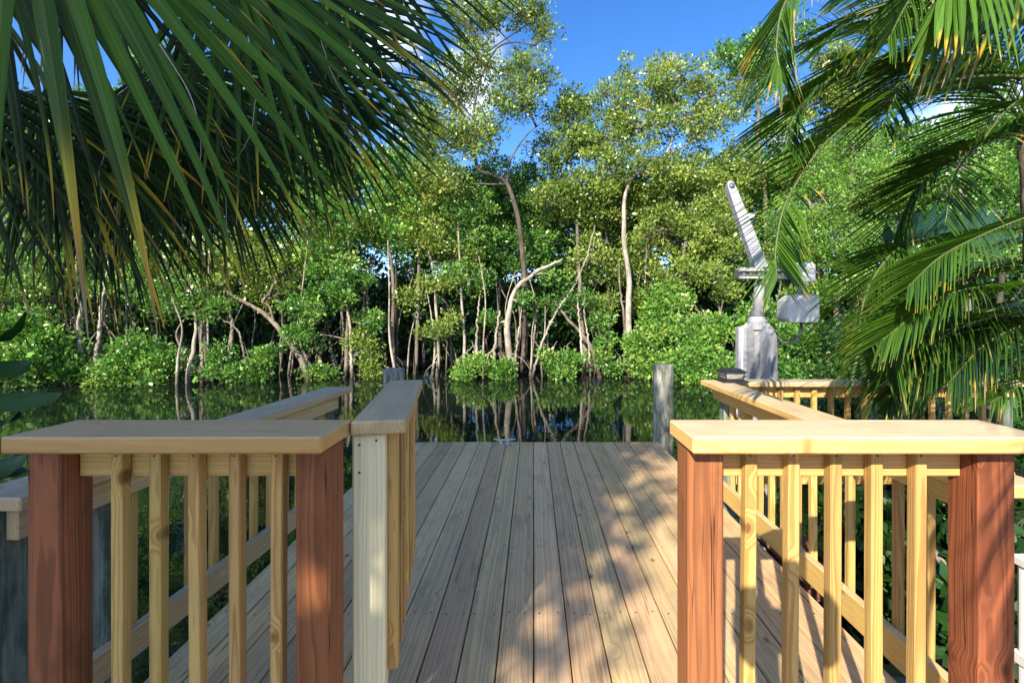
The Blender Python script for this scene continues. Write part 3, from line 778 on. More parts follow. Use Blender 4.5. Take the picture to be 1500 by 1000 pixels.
# ------------------------------------------------------------------ the mangroves across the canal
G = 'mangroves along the far bank'
mangrove('tall dark-limbed mangrove rising behind the hooked pale trunk, its airy top highest against the sky',
         [(766, 552, 17.6), (768, 450, 17.6), (764, 350, 17.5), (742, 270, 17.4), (704, 248, 17.3), (690, 205, 17.2), (668, 140, 17.1)], .115,
         [(660, 130, 50, 17.2), (705, 95, 34, 17), (690, 30, 46, 17.3, .6), (760, 20, 44, 17.2, .6), (800, 45, 22, 17), (640, 200, 48, 17.3), (700, 200, 46, 17),
          (775, 105, 44, 17.5, .7), (748, 150, 44, 17.3), (640, 265, 44, 17), (610, 180, 40, 17.6)], 'leaf_olive', 'bark_dark', .115, .85, .55,
         limbs=[([(690, 205, 17.2), (700, 130, 17.1), (725, 75, 17), (752, 62, 16.9), (778, 66, 16.8)], .055), ([(742, 270, 17.4), (748, 235, 17.3), (770, 200, 17.2), (800, 175, 17.3)], .05),
                ([(668, 140, 17.1), (690, 100, 17.1), (712, 78, 17), (760, 44, 17), (802, 18, 17)], .045)])
mangrove('hooked pale trunk leaning right over the water, broken off short at its tip',
         [(748, 552, 16.9), (745, 500, 16.9), (744, 462, 16.9), (752, 432, 16.8), (772, 408, 16.8), (800, 392, 16.8), (822, 381, 16.8)], .125,
         [(815, 402, 26, 16.9), (775, 440, 22, 16.9), (722, 470, 22, 17)], 'leaf_green', 'bark_pale', .11, .7, .5,
         stems=[([(752, 552, 16.8), (757, 505, 16.8), (762, 470, 17), (768, 430, 17.2)], .045, 'bark_pale'), ([(725, 552, 16.8), (724, 515, 16.8), (728, 480, 16.9), (732, 455, 17)], .07, 'bark_pale')])
mangrove('mangrove with straight pale trunk left of the sunlit piling, rounded crown against blue sky',
         [(924, 552, 17.2), (922, 470, 17.2), (919, 400, 17.3), (913, 340, 17.3), (918, 280, 17.6), (945, 235, 17.8), (968, 232, 18)], .12,
         [(900, 150, 44, 18.2), (945, 122, 48, 18, .8), (1000, 118, 50, 18, .8), (1045, 140, 38, 18), (890, 200, 44, 18), (945, 182, 46, 17.6), (1000, 176, 44, 17.8), (1040, 185, 30, 17.6),
          (930, 240, 50, 17.8), (985, 250, 46, 17.6), (880, 250, 44, 17.8), (1070, 165, 26, 18.1)], 'leaf_olive', 'bark_pale', .115, .75, .62,
         limbs=[([(945, 235, 17.8), (975, 228, 17.7), (1000, 215, 17.7), (1020, 205, 17.7)], .075), ([(975, 228, 17.7), (985, 200, 17.7), (975, 175, 17.7)], .05), ([(1010, 210, 17.7), (1005, 170, 17.7), (985, 145, 17.7), (980, 115, 17.8)], .045)],
         stems=[([(916, 552, 17.4), (914, 470, 17.4), (908, 420, 17.5), (906, 380, 17.6)], .06, 'bark_mid')])
mangrove('mangrove between the two tallest crowns, thin upright trunk and small ragged head',
         [(862, 552, 18.2), (852, 470, 18.2), (848, 400, 18.3), (845, 330, 18.4), (838, 250, 18.6), (832, 190, 18.7)], .09,
         [(830, 170, 42, 18.8), (860, 215, 40, 18.8), (812, 225, 40, 18.6), (840, 150, 24, 18.8), (850, 280, 50, 18.4), (810, 300, 42, 18.4)], 'leaf_olive', 'bark_mid', .115, .95, .48,
         stems=[([(853, 552, 17.1), (852, 515, 17.1), (848, 470, 17.2), (846, 430, 17.3)], .06, 'bark_pale'), ([(865, 552, 17.1), (862, 500, 17.1), (856, 460, 17.3), (857, 420, 17.5)], .045, 'bark_pale')])
mangrove('slender twin-trunk mangrove just left of the dark piling top',
         [(576, 552, 17.6), (575, 480, 17.6), (574, 400, 17.6), (566, 345, 17.6), (562, 300, 17.7)], .085,
         [(560, 280, 46, 17.8), (600, 300, 44, 17.9), (590, 340, 36, 17.5), (545, 330, 36, 17.6), (570, 235, 44, 18), (620, 250, 40, 18)], 'leaf_green', 'bark_mid', .115, .9, .62,
         stems=[([(580, 552, 17.9), (582, 470, 17.9), (580, 400, 18), (584, 330, 18.1)], .07, 'bark_dark')])
mangrove('mangrove with a straight dark bare trunk right of the dark piling top',
         [(608, 552, 17.8), (611, 480, 17.8), (613, 400, 17.8), (614, 330, 17.9), (612, 270, 18)], .085,
         [(615, 290, 40, 18), (650, 300, 42, 18.2), (640, 345, 38, 17.6), (604, 440, 22, 17.3), (600, 330, 30, 17.8)], 'leaf_olive', 'bark_mid', .115, .85, .6)
mangrove('crooked mangrove sapling whose pale stem zigzags up left of centre',
         [(641, 552, 17.3), (643, 500, 17.3), (638, 440, 17.3), (634, 390, 17.4), (622, 345, 17.5), (614, 310, 17.6)], .06,
         [(640, 420, 30, 17.2), (625, 355, 30, 17.6), (655, 470, 24, 17), (670, 380, 36, 17.8), (632, 490, 22, 17)], 'leaf_olive', 'bark_pale', .11, .8, .6)
mangrove('thin twin stemmed mangrove hung with low leaves left of the hooked trunk',
         [(681, 552, 17.1), (680, 490, 17.1), (676, 430, 17.2), (672, 350, 17.3), (670, 310, 17.5)], .055,
         [(670, 330, 42, 17.8), (690, 410, 32, 17.5), (700, 350, 40, 18), (668, 400, 28, 17.2), (690, 300, 40, 18.2)], 'leaf_green', 'bark_pale', .11, .85, .5,
         stems=[([(697, 552, 16.9), (698, 500, 16.9), (700, 460, 17), (703, 435, 17.1)], .06, 'bark_pale')])
mangrove('leaning bare dead branch mangrove crossing behind the bright shoots right of the hooked trunk',
         [(880, 548, 17.0), (866, 510, 17.1), (850, 488, 17.2), (834, 470, 17.2), (822, 455, 17.3)], .085,
         [(812, 440, 26, 17.3), (850, 440, 30, 17.6)], 'leaf_green', 'bark_mid', .11, .7, .5,
         stems=[([(780, 552, 16.9), (790, 515, 16.9), (803, 480, 17), (818, 452, 17.2), (840, 420, 17.4), (858, 380, 17.6), (872, 330, 17.8)], .055, 'bark_pale'), ([(800, 545, 17.2), (790, 510, 17.2), (775, 490, 17.3)], .04, 'bark_mid')])
mangrove('mangrove with slanting bare trunk leaning left over the water behind the left railing end',
         [(455, 560, 16.3), (440, 525, 16.3), (420, 495, 16.3), (402, 475, 16.4), (378, 452, 16.5), (345, 435, 16.5), (318, 412, 16.5)], .12,
         [(330, 400, 44, 16.8), (390, 430, 38, 17), (420, 400, 44, 17.2), (360, 370, 46, 17), (300, 380, 40, 17), (450, 370, 40, 17.4)], 'leaf_olive', 'bark_mid', .115, .9, .5,
         limbs=[([(402, 475, 16.4), (395, 450, 16.4), (384, 442, 16.5)], .05)])
mangrove('pale white-barked mangrove pair standing straight under the hanging fan fronds',
         [(118, 556, 15.8), (119, 520, 15.8), (117, 480, 15.8), (116, 440, 15.9), (112, 380, 16.0)], .085,
         [(110, 380, 50, 16.3), (150, 400, 50, 16.5), (70, 400, 50, 16.4), (60, 340, 50, 17), (130, 330, 50, 17)], 'leaf_green', 'bark_pale', .115, .9, .5,
         stems=[([(138, 556, 15.7), (142, 520, 15.7), (146, 480, 15.7), (150, 440, 15.8), (160, 380, 16)], .085, 'bark_pale')])
mangrove('clump of grey crooked stems at the water in the middle of the left bank',
         [(275, 562, 15.6), (278, 535, 15.6), (284, 510, 15.7), (286, 470, 15.8), (280, 420, 16)], .085,
         [(285, 430, 44, 16), (240, 440, 40, 16.2), (250, 390, 46, 16.4), (310, 450, 36, 16), (200, 420, 46, 16.4), (215, 360, 50, 17)], 'leaf_green', 'bark_pale', .115, .9, .55,
         stems=[([(296, 562, 15.6), (297, 530, 15.6), (294, 500, 15.7), (296, 470, 15.8)], .06, 'bark_mid'), ([(252, 560, 15.7), (245, 530, 15.7), (235, 505, 15.8), (228, 490, 15.9)], .045, 'bark_pale'), ([(338, 560, 15.9), (336, 520, 15.9), (340, 480, 16), (334, 440, 16.1)], .09, 'bark_mid'), ([(362, 562, 15.6), (358, 520, 15.7), (348, 485, 15.8), (320, 462, 15.9)], .05, 'bark_mid')])
mangrove('bushy mangrove with glossy deep green foliage hanging over the left railing end',
         [(505, 555, 16.8), (508, 500, 16.8), (510, 440, 16.8), (512, 390, 16.9), (508, 330, 17.1)], .075,
         [(450, 450, 38, 16.3), (490, 440, 36, 16.5), (440, 490, 30, 16.2), (520, 400, 36, 16.9), (480, 380, 46, 17.2), (540, 470, 26, 16.7), (520, 330, 46, 17.4), (470, 320, 46, 17.6)], 'leaf_green', 'bark_mid', .13, .9, .5,
         stems=[([(515, 555, 16.7), (513, 480, 16.7), (504, 430, 16.8), (495, 400, 16.9)], .06, 'bark_pale'), ([(494, 555, 16.9), (488, 525, 16.9), (482, 500, 17)], .05, 'bark_mid')])
mangrove('dense mangrove whose leafy head stands left behind the fan palm',
         [(40, 548, 17.2), (45, 480, 17.2), (38, 420, 17.3), (30, 340, 17.5)], .10,
         [(20, 330, 60, 17.8), (-30, 380, 60, 17.8), (60, 280, 60, 18), (0, 430, 55, 17.2), (120, 260, 60, 18.4), (-40, 270, 60, 18.4), (190, 300, 60, 18.4)], 'leaf_green', 'bark_mid', .125, .8, .5)
mangrove('tall mangrove seen in gaps between fan fronds at upper left',
         [(300, 552, 18.4), (305, 450, 18.5), (300, 340, 18.6), (310, 250, 18.8), (320, 150, 19)], .12,
         [(330, 160, 60, 19.2), (270, 200, 60, 19.2), (390, 220, 60, 19.3), (330, 270, 60, 18.8), (440, 290, 56, 19), (400, 130, 56, 19.4), (250, 110, 60, 19.4), (480, 220, 56, 19.4), (180, 180, 60, 19.4)], 'leaf_bright', 'bark_mid', .125, .8, .4)
mangrove('round headed mangrove filling the gap under the hanging left branch at centre',
         [(735, 552, 19.4), (732, 470, 19.4), (730, 390, 19.5), (728, 330, 19.6)], .08,
         [(720, 310, 50, 19.8), (760, 320, 46, 20), (690, 280, 50, 20), (740, 270, 46, 20.2), (790, 280, 46, 20.2), (720, 380, 46, 19.4), (780, 360, 46, 19.4)], 'leaf_green', 'bark_mid', .125, .9, .45)
mangrove('leafy mangrove with yellow-green tips directly behind the straight pale trunk',
         [(895, 552, 19), (893, 470, 19), (890, 390, 19.1), (885, 320, 19.2)], .085,
         [(880, 320, 50, 19.2), (930, 320, 50, 19), (900, 280, 46, 19.3), (870, 380, 44, 18.7), (920, 390, 40, 18.6), (945, 440, 36, 18.2), (880, 450, 34, 18)], 'leaf_olive', 'bark_mid', .12, .95, .5)
mangrove('broad bushy mangrove left of the davit arm, sunlit from top to water',
         [(1010, 548, 17.6), (1005, 480, 17.6), (1000, 400, 17.8), (1010, 320, 18), (1020, 270, 18.2)], .10,
         [(1000, 300, 52, 18.2), (1050, 290, 52, 18.2), (970, 340, 46, 18), (1030, 350, 48, 17.8), (1070, 350, 46, 17.8), (990, 400, 44, 17.6), (1050, 410, 46, 17.4), (1020, 250, 46, 18.6), (1075, 250, 44, 18.6), (960, 290, 44, 18.4)], 'leaf_olive', 'bark_mid', .115, 1.0, .6,
         stems=[([(1060, 548, 17.2), (1052, 500, 17.2), (1058, 440, 17.3), (1050, 390, 17.4)], .05, 'bark_mid'), ([(940, 548, 17.8), (944, 430, 17.8), (948, 340, 18)], .045, 'bark_mid')])
mangrove('tree with feathery light green foliage standing right of the davit arm',
         [(1230, 545, 17.8), (1225, 470, 17.8), (1235, 400, 17.9), (1240, 320, 18), (1250, 240, 18.2)], .12,
         [(1200, 300, 56, 17.8), (1260, 270, 58, 18), (1310, 310, 54, 18), (1230, 350, 52, 17.4), (1290, 360, 50, 17.6), (1170, 360, 46, 17.6), (1250, 215, 48, 18.4), (1320, 250, 50, 18.4), (1180, 250, 46, 18.4), (1150, 320, 40, 18), (1240, 410, 44, 17.2), (1190, 430, 40, 17.2)], 'leaf_bright', 'bark_mid', .115, 1.0, .55, aspect=.38)
mangrove('tall mangrove whose dark green top peeks between feather fronds right of the blue gap',
         [(1195, 545, 20), (1200, 400, 20), (1205, 280, 20.2), (1215, 200, 20.4), (1225, 150, 20.5)], .11,
         [(1215, 130, 42, 20.5), (1250, 110, 44, 20.5), (1180, 150, 36, 20.5), (1240, 160, 40, 20.4), (1275, 140, 36, 20.6), (1210, 85, 28, 20.6)], 'leaf_olive', 'bark_pale', .13, .8, .5)
mangrove('mangrove with a leafy bough arching into the sky above the davit',
         [(1130, 548, 19), (1125, 420, 19), (1120, 300, 19), (1112, 210, 19), (1110, 140, 19), (1090, 100, 19)], .11,
         [(1070, 100, 30, 18.8), (1095, 80, 34, 19), (1120, 110, 40, 19.2), (1060, 82, 20, 18.8), (1100, 140, 24, 19), (1140, 60, 44, 19.4), (1130, 200, 40, 19.4), (1105, 250, 44, 19.2), (1150, 250, 40, 19.4)], 'leaf_green', 'bark_mid', .125, .8, .55)
mangrove('mangrove half hidden by feather fronds at the right edge',
         [(1420, 545, 16.5), (1415, 450, 16.5), (1410, 350, 16.6), (1405, 250, 16.8)], .12,
         [(1400, 290, 60, 17), (1460, 270, 60, 17), (1350, 380, 54, 16.6), (1430, 380, 56, 16.6), (1500, 350, 60, 16.6), (1380, 210, 54, 17.4), (1450, 180, 54, 17.4), (1540, 230, 60, 17.2)], 'leaf_green', 'bark_mid', .125, .85, .5)
# low shrubs along the waterline
GS = 'low mangrove shrubs at the waterline'
SHR = [
    ('low mangrove shrub at the left picture edge, large bluish green leaves', [(10, 520, 40, 14.6), (50, 535, 34, 14.7), (-40, 510, 46, 14.4), (30, 480, 36, 15.2), (70, 505, 30, 15.3)], 'leaf_green', .14, .62),
    ('sunlit low shrub spilling into the water right of the pale trunk pair', [(180, 535, 30, 15.2), (215, 545, 28, 15.2), (200, 515, 30, 15.4), (160, 550, 20, 15.2), (235, 525, 22, 15.5)], 'leaf_green', .115, .68),
    ('small dark-based shrub between the pale trunk pair and picture edge', [(90, 545, 22, 15.3), (105, 525, 20, 15.5), (130, 545, 14, 15.3)], 'leaf_green', .115, .5),
    ('shrub hugging the grey crooked stems on the left bank', [(310, 540, 20, 15.4), (325, 520, 22, 15.6), (260, 530, 18, 15.6), (350, 548, 14, 15.4)], 'leaf_green', .11, .6),
    ('small light shrub in front of the slanting bare trunk', [(382, 535, 20, 15.7), (400, 520, 22, 15.9), (370, 552, 14, 15.6)], 'leaf_green', .11, .6),
    ('bright tuft of leaves at water level behind the left railing end', [(475, 552, 14, 16.4), (462, 545, 12, 16.4)], 'leaf_green', .11, .7),
    ('shrub with pale yellow-green leaves between left railing end and gate', [(545, 530, 16, 16.8), (535, 500, 20, 16.9), (553, 548, 12, 16.8)], 'leaf_olive', .11, .6),
    ('hanging yellow-green leaf cluster low in front of the thin twin stems', [(685, 540, 13, 16.3), (674, 550, 9, 16.3), (698, 530, 11, 16.3)], 'leaf_green', .11, .85),
    ('round glossy-leaved shrub at the foot of the hooked pale trunk', [(735, 550, 14, 16.5), (740, 535, 14, 16.6), (722, 542, 10, 16.6)], 'leaf_green', .13, .55),
    ('green shrub under the leaning dead branch right of the hooked trunk', [(815, 540, 22, 16.7), (838, 530, 22, 16.8), (800, 525, 18, 16.9), (825, 550, 14, 16.6)], 'leaf_green', .12, .6),
    ('leafy low shrub at the foot of the straight pale trunk, on its left', [(880, 525, 20, 17.1), (888, 500, 22, 17.3), (900, 545, 12, 16.9), (875, 470, 20, 17.5)], 'leaf_green', .115, .55),
    ('big bright green shrub between the straight pale trunk and the sunlit piling', [(950, 500, 30, 16.8), (965, 470, 30, 17), (945, 530, 24, 16.6), (980, 440, 30, 17.2), (960, 550, 20, 16.5)], 'leaf_green', .125, .75),
    ('big sunlit shrub with large leaves just right of the sunlit piling', [(1010, 500, 34, 16.4), (1040, 480, 34, 16.5), (1000, 535, 28, 16.2), (1030, 530, 28, 16.2), (1055, 540, 24, 16.1), (1015, 560, 24, 15.9), (1050, 570, 22, 15.8)], 'leaf_green', .125, .72),
    ('dark shrub behind the davit pedestal', [(1110, 520, 36, 16.2), (1150, 500, 36, 16.2), (1080, 540, 30, 16), (1150, 545, 30, 15.9), (1120, 470, 36, 16.6)], 'leaf_green', .12, .5),
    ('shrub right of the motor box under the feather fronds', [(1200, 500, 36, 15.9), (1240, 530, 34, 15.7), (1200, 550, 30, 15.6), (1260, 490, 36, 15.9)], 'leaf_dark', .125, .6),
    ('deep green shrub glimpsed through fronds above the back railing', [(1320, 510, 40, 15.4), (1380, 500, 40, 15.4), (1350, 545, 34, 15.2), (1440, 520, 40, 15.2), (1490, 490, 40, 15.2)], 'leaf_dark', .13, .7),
    ('dark bush added just beyond the back railing to darken its gaps', [(1230, 640, 60, 4.5), (1330, 650, 60, 4.6), (1420, 640, 60, 4.5), (1290, 690, 50, 4.6), (1490, 630, 60, 4.6), (1170, 680, 50, 4.7)], 'leaf_dark', .10, .35),
    ('dark plants added to stand in for shade right of the right deck-edge railing', [(1290, 830, 60, 2.9), (1370, 800, 60, 2.8), (1420, 900, 70, 2.3), (1340, 900, 60, 2.6), (1470, 820, 70, 2.5), (1250, 760, 40, 3.2), (1400, 720, 50, 3.1)], 'leaf_dark', .09, .25),
]
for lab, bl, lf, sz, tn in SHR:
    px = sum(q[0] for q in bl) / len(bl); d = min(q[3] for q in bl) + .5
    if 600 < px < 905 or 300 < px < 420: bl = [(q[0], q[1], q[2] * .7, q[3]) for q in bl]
    if d < 10:  # near bushes added to darken the gaps between the right-hand balusters
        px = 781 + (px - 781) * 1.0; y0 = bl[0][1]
        mangrove(lab, [(px, y0 + 220, d - .3), (px + 3, y0 + 120, d - .3), (px - 2, y0 + 40, d - .3)], .02, bl, lf, 'bark_mid', sz, 9 if d > 4 else 16, tn, cat='shrub', name='filler_bush', group='dark bushes added right of the deck')
        continue
    mangrove(lab, [(px, 552, d), (px + 3, 535, d), (px - 2, 515, d)], .05, bl, lf, 'bark_mid', sz, 1.7, tn, cat='shrub', name='mangrove_shrub', group=GS,
             stems=[([(px + rng.uniform(-25, 25), 552, d + .1), (px + rng.uniform(-25, 25), 525, d + .2), (px + rng.uniform(-30, 30), 500, d + .3)], .025, 'bark_pale') for _ in range(3)])

def thicket():
    """the wood behind, which reads as one mass"""
    lv = MB(); st = MB()
    n = 3600
    X = rng.uniform(-34, 34, n); D = 19.5 + 14 * rng.random(n) ** 1.2
    px = 781 + X / D * F
    top = np.interp(px, [-300, 0, 200, 600, 660, 860, 900, 1100, 1150, 1330, 1500, 1900], [120, 150, 170, 262, 300, 312, 280, 262, 235, 190, 190, 150])
    ztop = EYE - (top - 465) * D / F
    z = WZ + .3 + (ztop - WZ) * rng.random(n) ** .8
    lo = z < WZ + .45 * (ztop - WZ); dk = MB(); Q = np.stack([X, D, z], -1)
    clumps(lv, Q[~lo], rng.uniform(.5, 1.0, (~lo).sum()), 90, .20, .12, tvar=.26, aspect=.62)  # low tint: shade behind the front crowns put into the leaf colour
    clumps(dk, Q[lo], rng.uniform(.5, 1.0, lo.sum()), 70, .26, .38, tvar=.24, aspect=.62)  # darker leaf down here paints in the shade among the trunks
    n = 1500
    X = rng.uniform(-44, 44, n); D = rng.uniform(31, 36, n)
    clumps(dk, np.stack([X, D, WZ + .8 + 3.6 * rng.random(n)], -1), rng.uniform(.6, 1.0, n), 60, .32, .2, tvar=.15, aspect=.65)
    for k in range(190):
        x = rng.uniform(-26, 24); d = rng.uniform(17.8, 25)
        if bank_y(x) > d - .1: d = float(bank_y(np.array(x))) + rng.uniform(.2, 1.5)
        h = rng.uniform(3, 6.5)
        P = np.array([[x, d, WZ], [x + rng.normal(0, .35), d, WZ + h * .35], [x + rng.normal(0, .6), d, WZ + h * .7], [x + rng.normal(0, 1.), d + .2, WZ + h]])
        tube(st, spline(P, 14), np.linspace(rng.uniform(.025, .07), .012, 14), 6)
    t = tag(lv.build('mangrove_thicket', M['leaf_green']), 'deep tangled mangrove wood filling the view behind the trees on the bank', 'wood', None, 'stuff')
    tag(dk.build('mangrove_undergrowth', M['leaf_dark']), 'undergrowth below the mangrove wood, its deep shade put into the leaf colour', 'undergrowth', None, 'stuff')
    o = tag(st.build('mangrove_stems', M['bark_mid'], smooth=True), 'thin grey stems and prop roots tangled in the shade of the mangrove wood', 'stems', None, 'stuff')
thicket()

for k in range(34):
    x = rng.uniform(-13.5, 7.5); d = float(bank_y(np.array(x))) + rng.uniform(-.6, 1.6)
    h = rng.uniform(2.2, 5.2); ln = rng.normal(0, .45)
    P = np.array([[x, d, WZ - .1], [x + ln * .25 + rng.normal(0, .1), d, WZ + h * .3], [x + ln * .6 + rng.normal(0, .14), d, WZ + h * .65], [x + ln + rng.normal(0, .2), d + .1, WZ + h]])
    mb = MB(); tube(mb, spline(P, 20), np.linspace(rng.uniform(.03, .06), .014, 20), 6)
    tag(mb.build('mangrove_sapling', M['bark_pale'] if k % 3 else M['bark_mid'], origin=tuple(P[0]), smooth=True), 'thin bare mangrove sapling rising out of the shallow water among the bigger trunks', 'sapling', 'thin bare stems along the far bank')

# ------------------------------------------------------------------ palms
def strip(mb, P, wd, Wvec, fold=.25, tint=.5, wilt=None):
    """a leaf strip along P with half widths wd across Wvec, folded along its midrib"""
    m = len(P)
    T = np.gradient(P, axis=0); T /= np.linalg.norm(T, axis=1)[:, None] + 1e-9
    S = Wvec - T * (Wvec * T).sum(1)[:, None]; S /= np.linalg.norm(S, axis=1)[:, None] + 1e-9
    Nn = np.cross(S, T)
    V = np.stack([P - S * wd[:, None] + Nn * (wd * fold)[:, None], P, P + S * wd[:, None] + Nn * (wd * fold)[:, None]], 1).reshape(-1, 3)
    i = np.arange(m - 1)[:, None] * 3; j = np.arange(2)[None]
    q = np.stack([i + j, i + j + 1, i + j + 4, i + j + 3], -1).reshape(-1, 4)
    w = np.zeros(m) if wilt is None else wilt
    st = np.stack([np.tile([-1.0, 0.0, 1.0], m), np.repeat(np.linspace(0, 1, m), 3), np.full(3 * m, rng.random() * 60)], -1)
    mb.add(V, [q], tint=np.full(3 * m, tint), wilt=np.repeat(w, 3), st=st)

def fan_leaf(parent, hub, axis, normal, L_, spread, nseg, crown, droop=.55, wmax=.019, wilt_p=.25, tint=.4, curl=1.0):
    hub = np.array(hub, float); ax = np.array(axis, float); ax /= np.linalg.norm(ax)
    nr = np.array(normal, float); nr -= ax * nr.dot(ax); nr /= np.linalg.norm(nr)
    sd = np.cross(nr, ax)
    mb = MB(); m = 15
    for k in range(nseg):
        u = (k + .5) / nseg * 2 - 1
        th = u * spread + rng.normal(0, .015)
        Ls = L_ * (1 - .32 * abs(u) ** 2) * rng.uniform(.92, 1.06)
        d = ax * math.cos(th) + sd * math.sin(th) + nr * (.10 * (-1) ** k * .25 - .12 * abs(u))
        d /= np.linalg.norm(d)
        s = np.linspace(0, 1, m); P = [hub + d * .015]; dd = d.copy()
        jit = rng.normal(0, .03, 3)
        for i in range(1, m):
            g = droop * (s[i] ** 1.6) * .32 * curl
            dd = dd + np.array([0, 0, -1]) * g * .5 + jit * s[i] * .35
            dd /= np.linalg.norm(dd); P.append(P[-1] + dd * Ls / (m - 1))
        P = np.array(P)
        base = Ls * 2 * math.sin(spread / nseg) * s * .62
        wd = np.minimum(base, wmax * rng.uniform(.85, 1.1)) * np.clip((1.02 - s) / .66, 0, 1) ** 1.05 + .0009
        Wv = np.cross(nr, d); Wv = np.tile(Wv / np.linalg.norm(Wv), (m, 1))
        wl = np.zeros(m); r = rng.random()
        if r < wilt_p: wl = np.clip((s - rng.uniform(.40, .78)) / .42, 0, 1)
        else: wl = np.clip((s - .86) / .14, 0, 1) * rng.uniform(.3, 1)
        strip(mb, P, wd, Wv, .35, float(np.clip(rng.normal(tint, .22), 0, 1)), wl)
    fr = mb.build('frond', M['fan'], parent)
    pt = MB(); c = np.array(crown, float)
    mid = (hub + c) / 2 + np.array([0, 0, .22 * np.linalg.norm(hub - c)])
    Pp = spline([c, mid, hub - ax * .12, hub + ax * .10], 20); tube(pt, Pp, np.linspace(.022, .010, 20), 8); 
    sub('petiole', pt, M['petiole'], fr, True)
    for k in range(2):
        fb = MB()
        u = rng.uniform(-.8, .8); th = u * spread; d = ax * math.cos(th) + sd * math.sin(th)
        p = hub + d * L_ * rng.uniform(.3, .6); q = [p]
        dirn = d * .8 + rng.normal(0, .15, 3) - np.array([0, 0, .5])
        for i in range(6):
            dirn = dirn + rng.normal(0, .22, 3) + np.array([0, 0, -.4]); dirn /= np.linalg.norm(dirn); q.append(q[-1] + dirn * .055)
        tube(fb, spline(q, 22), np.linspace(.0014, .0006, 22), 4, cap=False)
        sub('fibre', fb, M['fibre'], fr)

def fan_palm():
    cr = np.array([-2.75, 1.55, 3.1])
    t = thing('fan_palm', (-2.9, 1.5, -.2), 'big fan palm overhanging from the left, drooping fronds with yellowed tips, the rear ones tinted dark for shade', 'palm tree')
    b = MB(); tube(b, spline([(-2.9, 1.5, -.3), (-2.88, 1.5, 1.4), (-2.75, 1.55, 3.1)], 30), .13 + .012 * np.sin(np.arange(30) * 2.1), 16); b.build('trunk', M['palm_bark'], t, smooth=True)
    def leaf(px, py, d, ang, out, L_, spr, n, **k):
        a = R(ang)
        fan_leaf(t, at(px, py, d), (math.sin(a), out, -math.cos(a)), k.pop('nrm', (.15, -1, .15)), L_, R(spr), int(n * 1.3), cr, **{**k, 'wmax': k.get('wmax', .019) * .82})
    leaf(20, -247, 1.12, 24, .05, 1.22, 66, 21, droop=.35, wmax=.024, wilt_p=.24, tint=.72)
    leaf(330, -90, 1.9, 42, .1, 1.30, 78, 30, droop=.5, wmax=.020, tint=.40)
    leaf(240, 90, 2.5, 30, .15, 1.25, 85, 42, droop=.55, wmax=.019, wilt_p=.12, tint=0.14)  # low tint on the rear leaves stands in for their shade
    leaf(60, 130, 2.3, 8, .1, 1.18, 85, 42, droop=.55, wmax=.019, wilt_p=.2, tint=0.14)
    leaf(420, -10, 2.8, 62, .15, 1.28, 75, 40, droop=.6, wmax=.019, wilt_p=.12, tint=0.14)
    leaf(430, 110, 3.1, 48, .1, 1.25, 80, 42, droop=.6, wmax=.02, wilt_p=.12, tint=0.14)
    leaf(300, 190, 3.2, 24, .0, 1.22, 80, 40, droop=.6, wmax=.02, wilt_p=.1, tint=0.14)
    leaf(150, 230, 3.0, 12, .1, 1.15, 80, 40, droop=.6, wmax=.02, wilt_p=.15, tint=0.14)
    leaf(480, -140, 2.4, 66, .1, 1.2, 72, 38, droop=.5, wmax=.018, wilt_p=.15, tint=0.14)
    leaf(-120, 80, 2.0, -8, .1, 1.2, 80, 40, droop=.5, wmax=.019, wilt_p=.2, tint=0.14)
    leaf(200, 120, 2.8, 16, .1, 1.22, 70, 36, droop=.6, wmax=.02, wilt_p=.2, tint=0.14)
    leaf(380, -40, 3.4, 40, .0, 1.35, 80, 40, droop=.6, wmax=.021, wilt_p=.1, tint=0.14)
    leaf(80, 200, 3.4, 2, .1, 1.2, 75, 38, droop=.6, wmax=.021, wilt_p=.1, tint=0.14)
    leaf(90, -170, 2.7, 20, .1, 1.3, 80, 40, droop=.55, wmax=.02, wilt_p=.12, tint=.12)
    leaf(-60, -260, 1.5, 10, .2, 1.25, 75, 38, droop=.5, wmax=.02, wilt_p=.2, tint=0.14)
fan_palm()

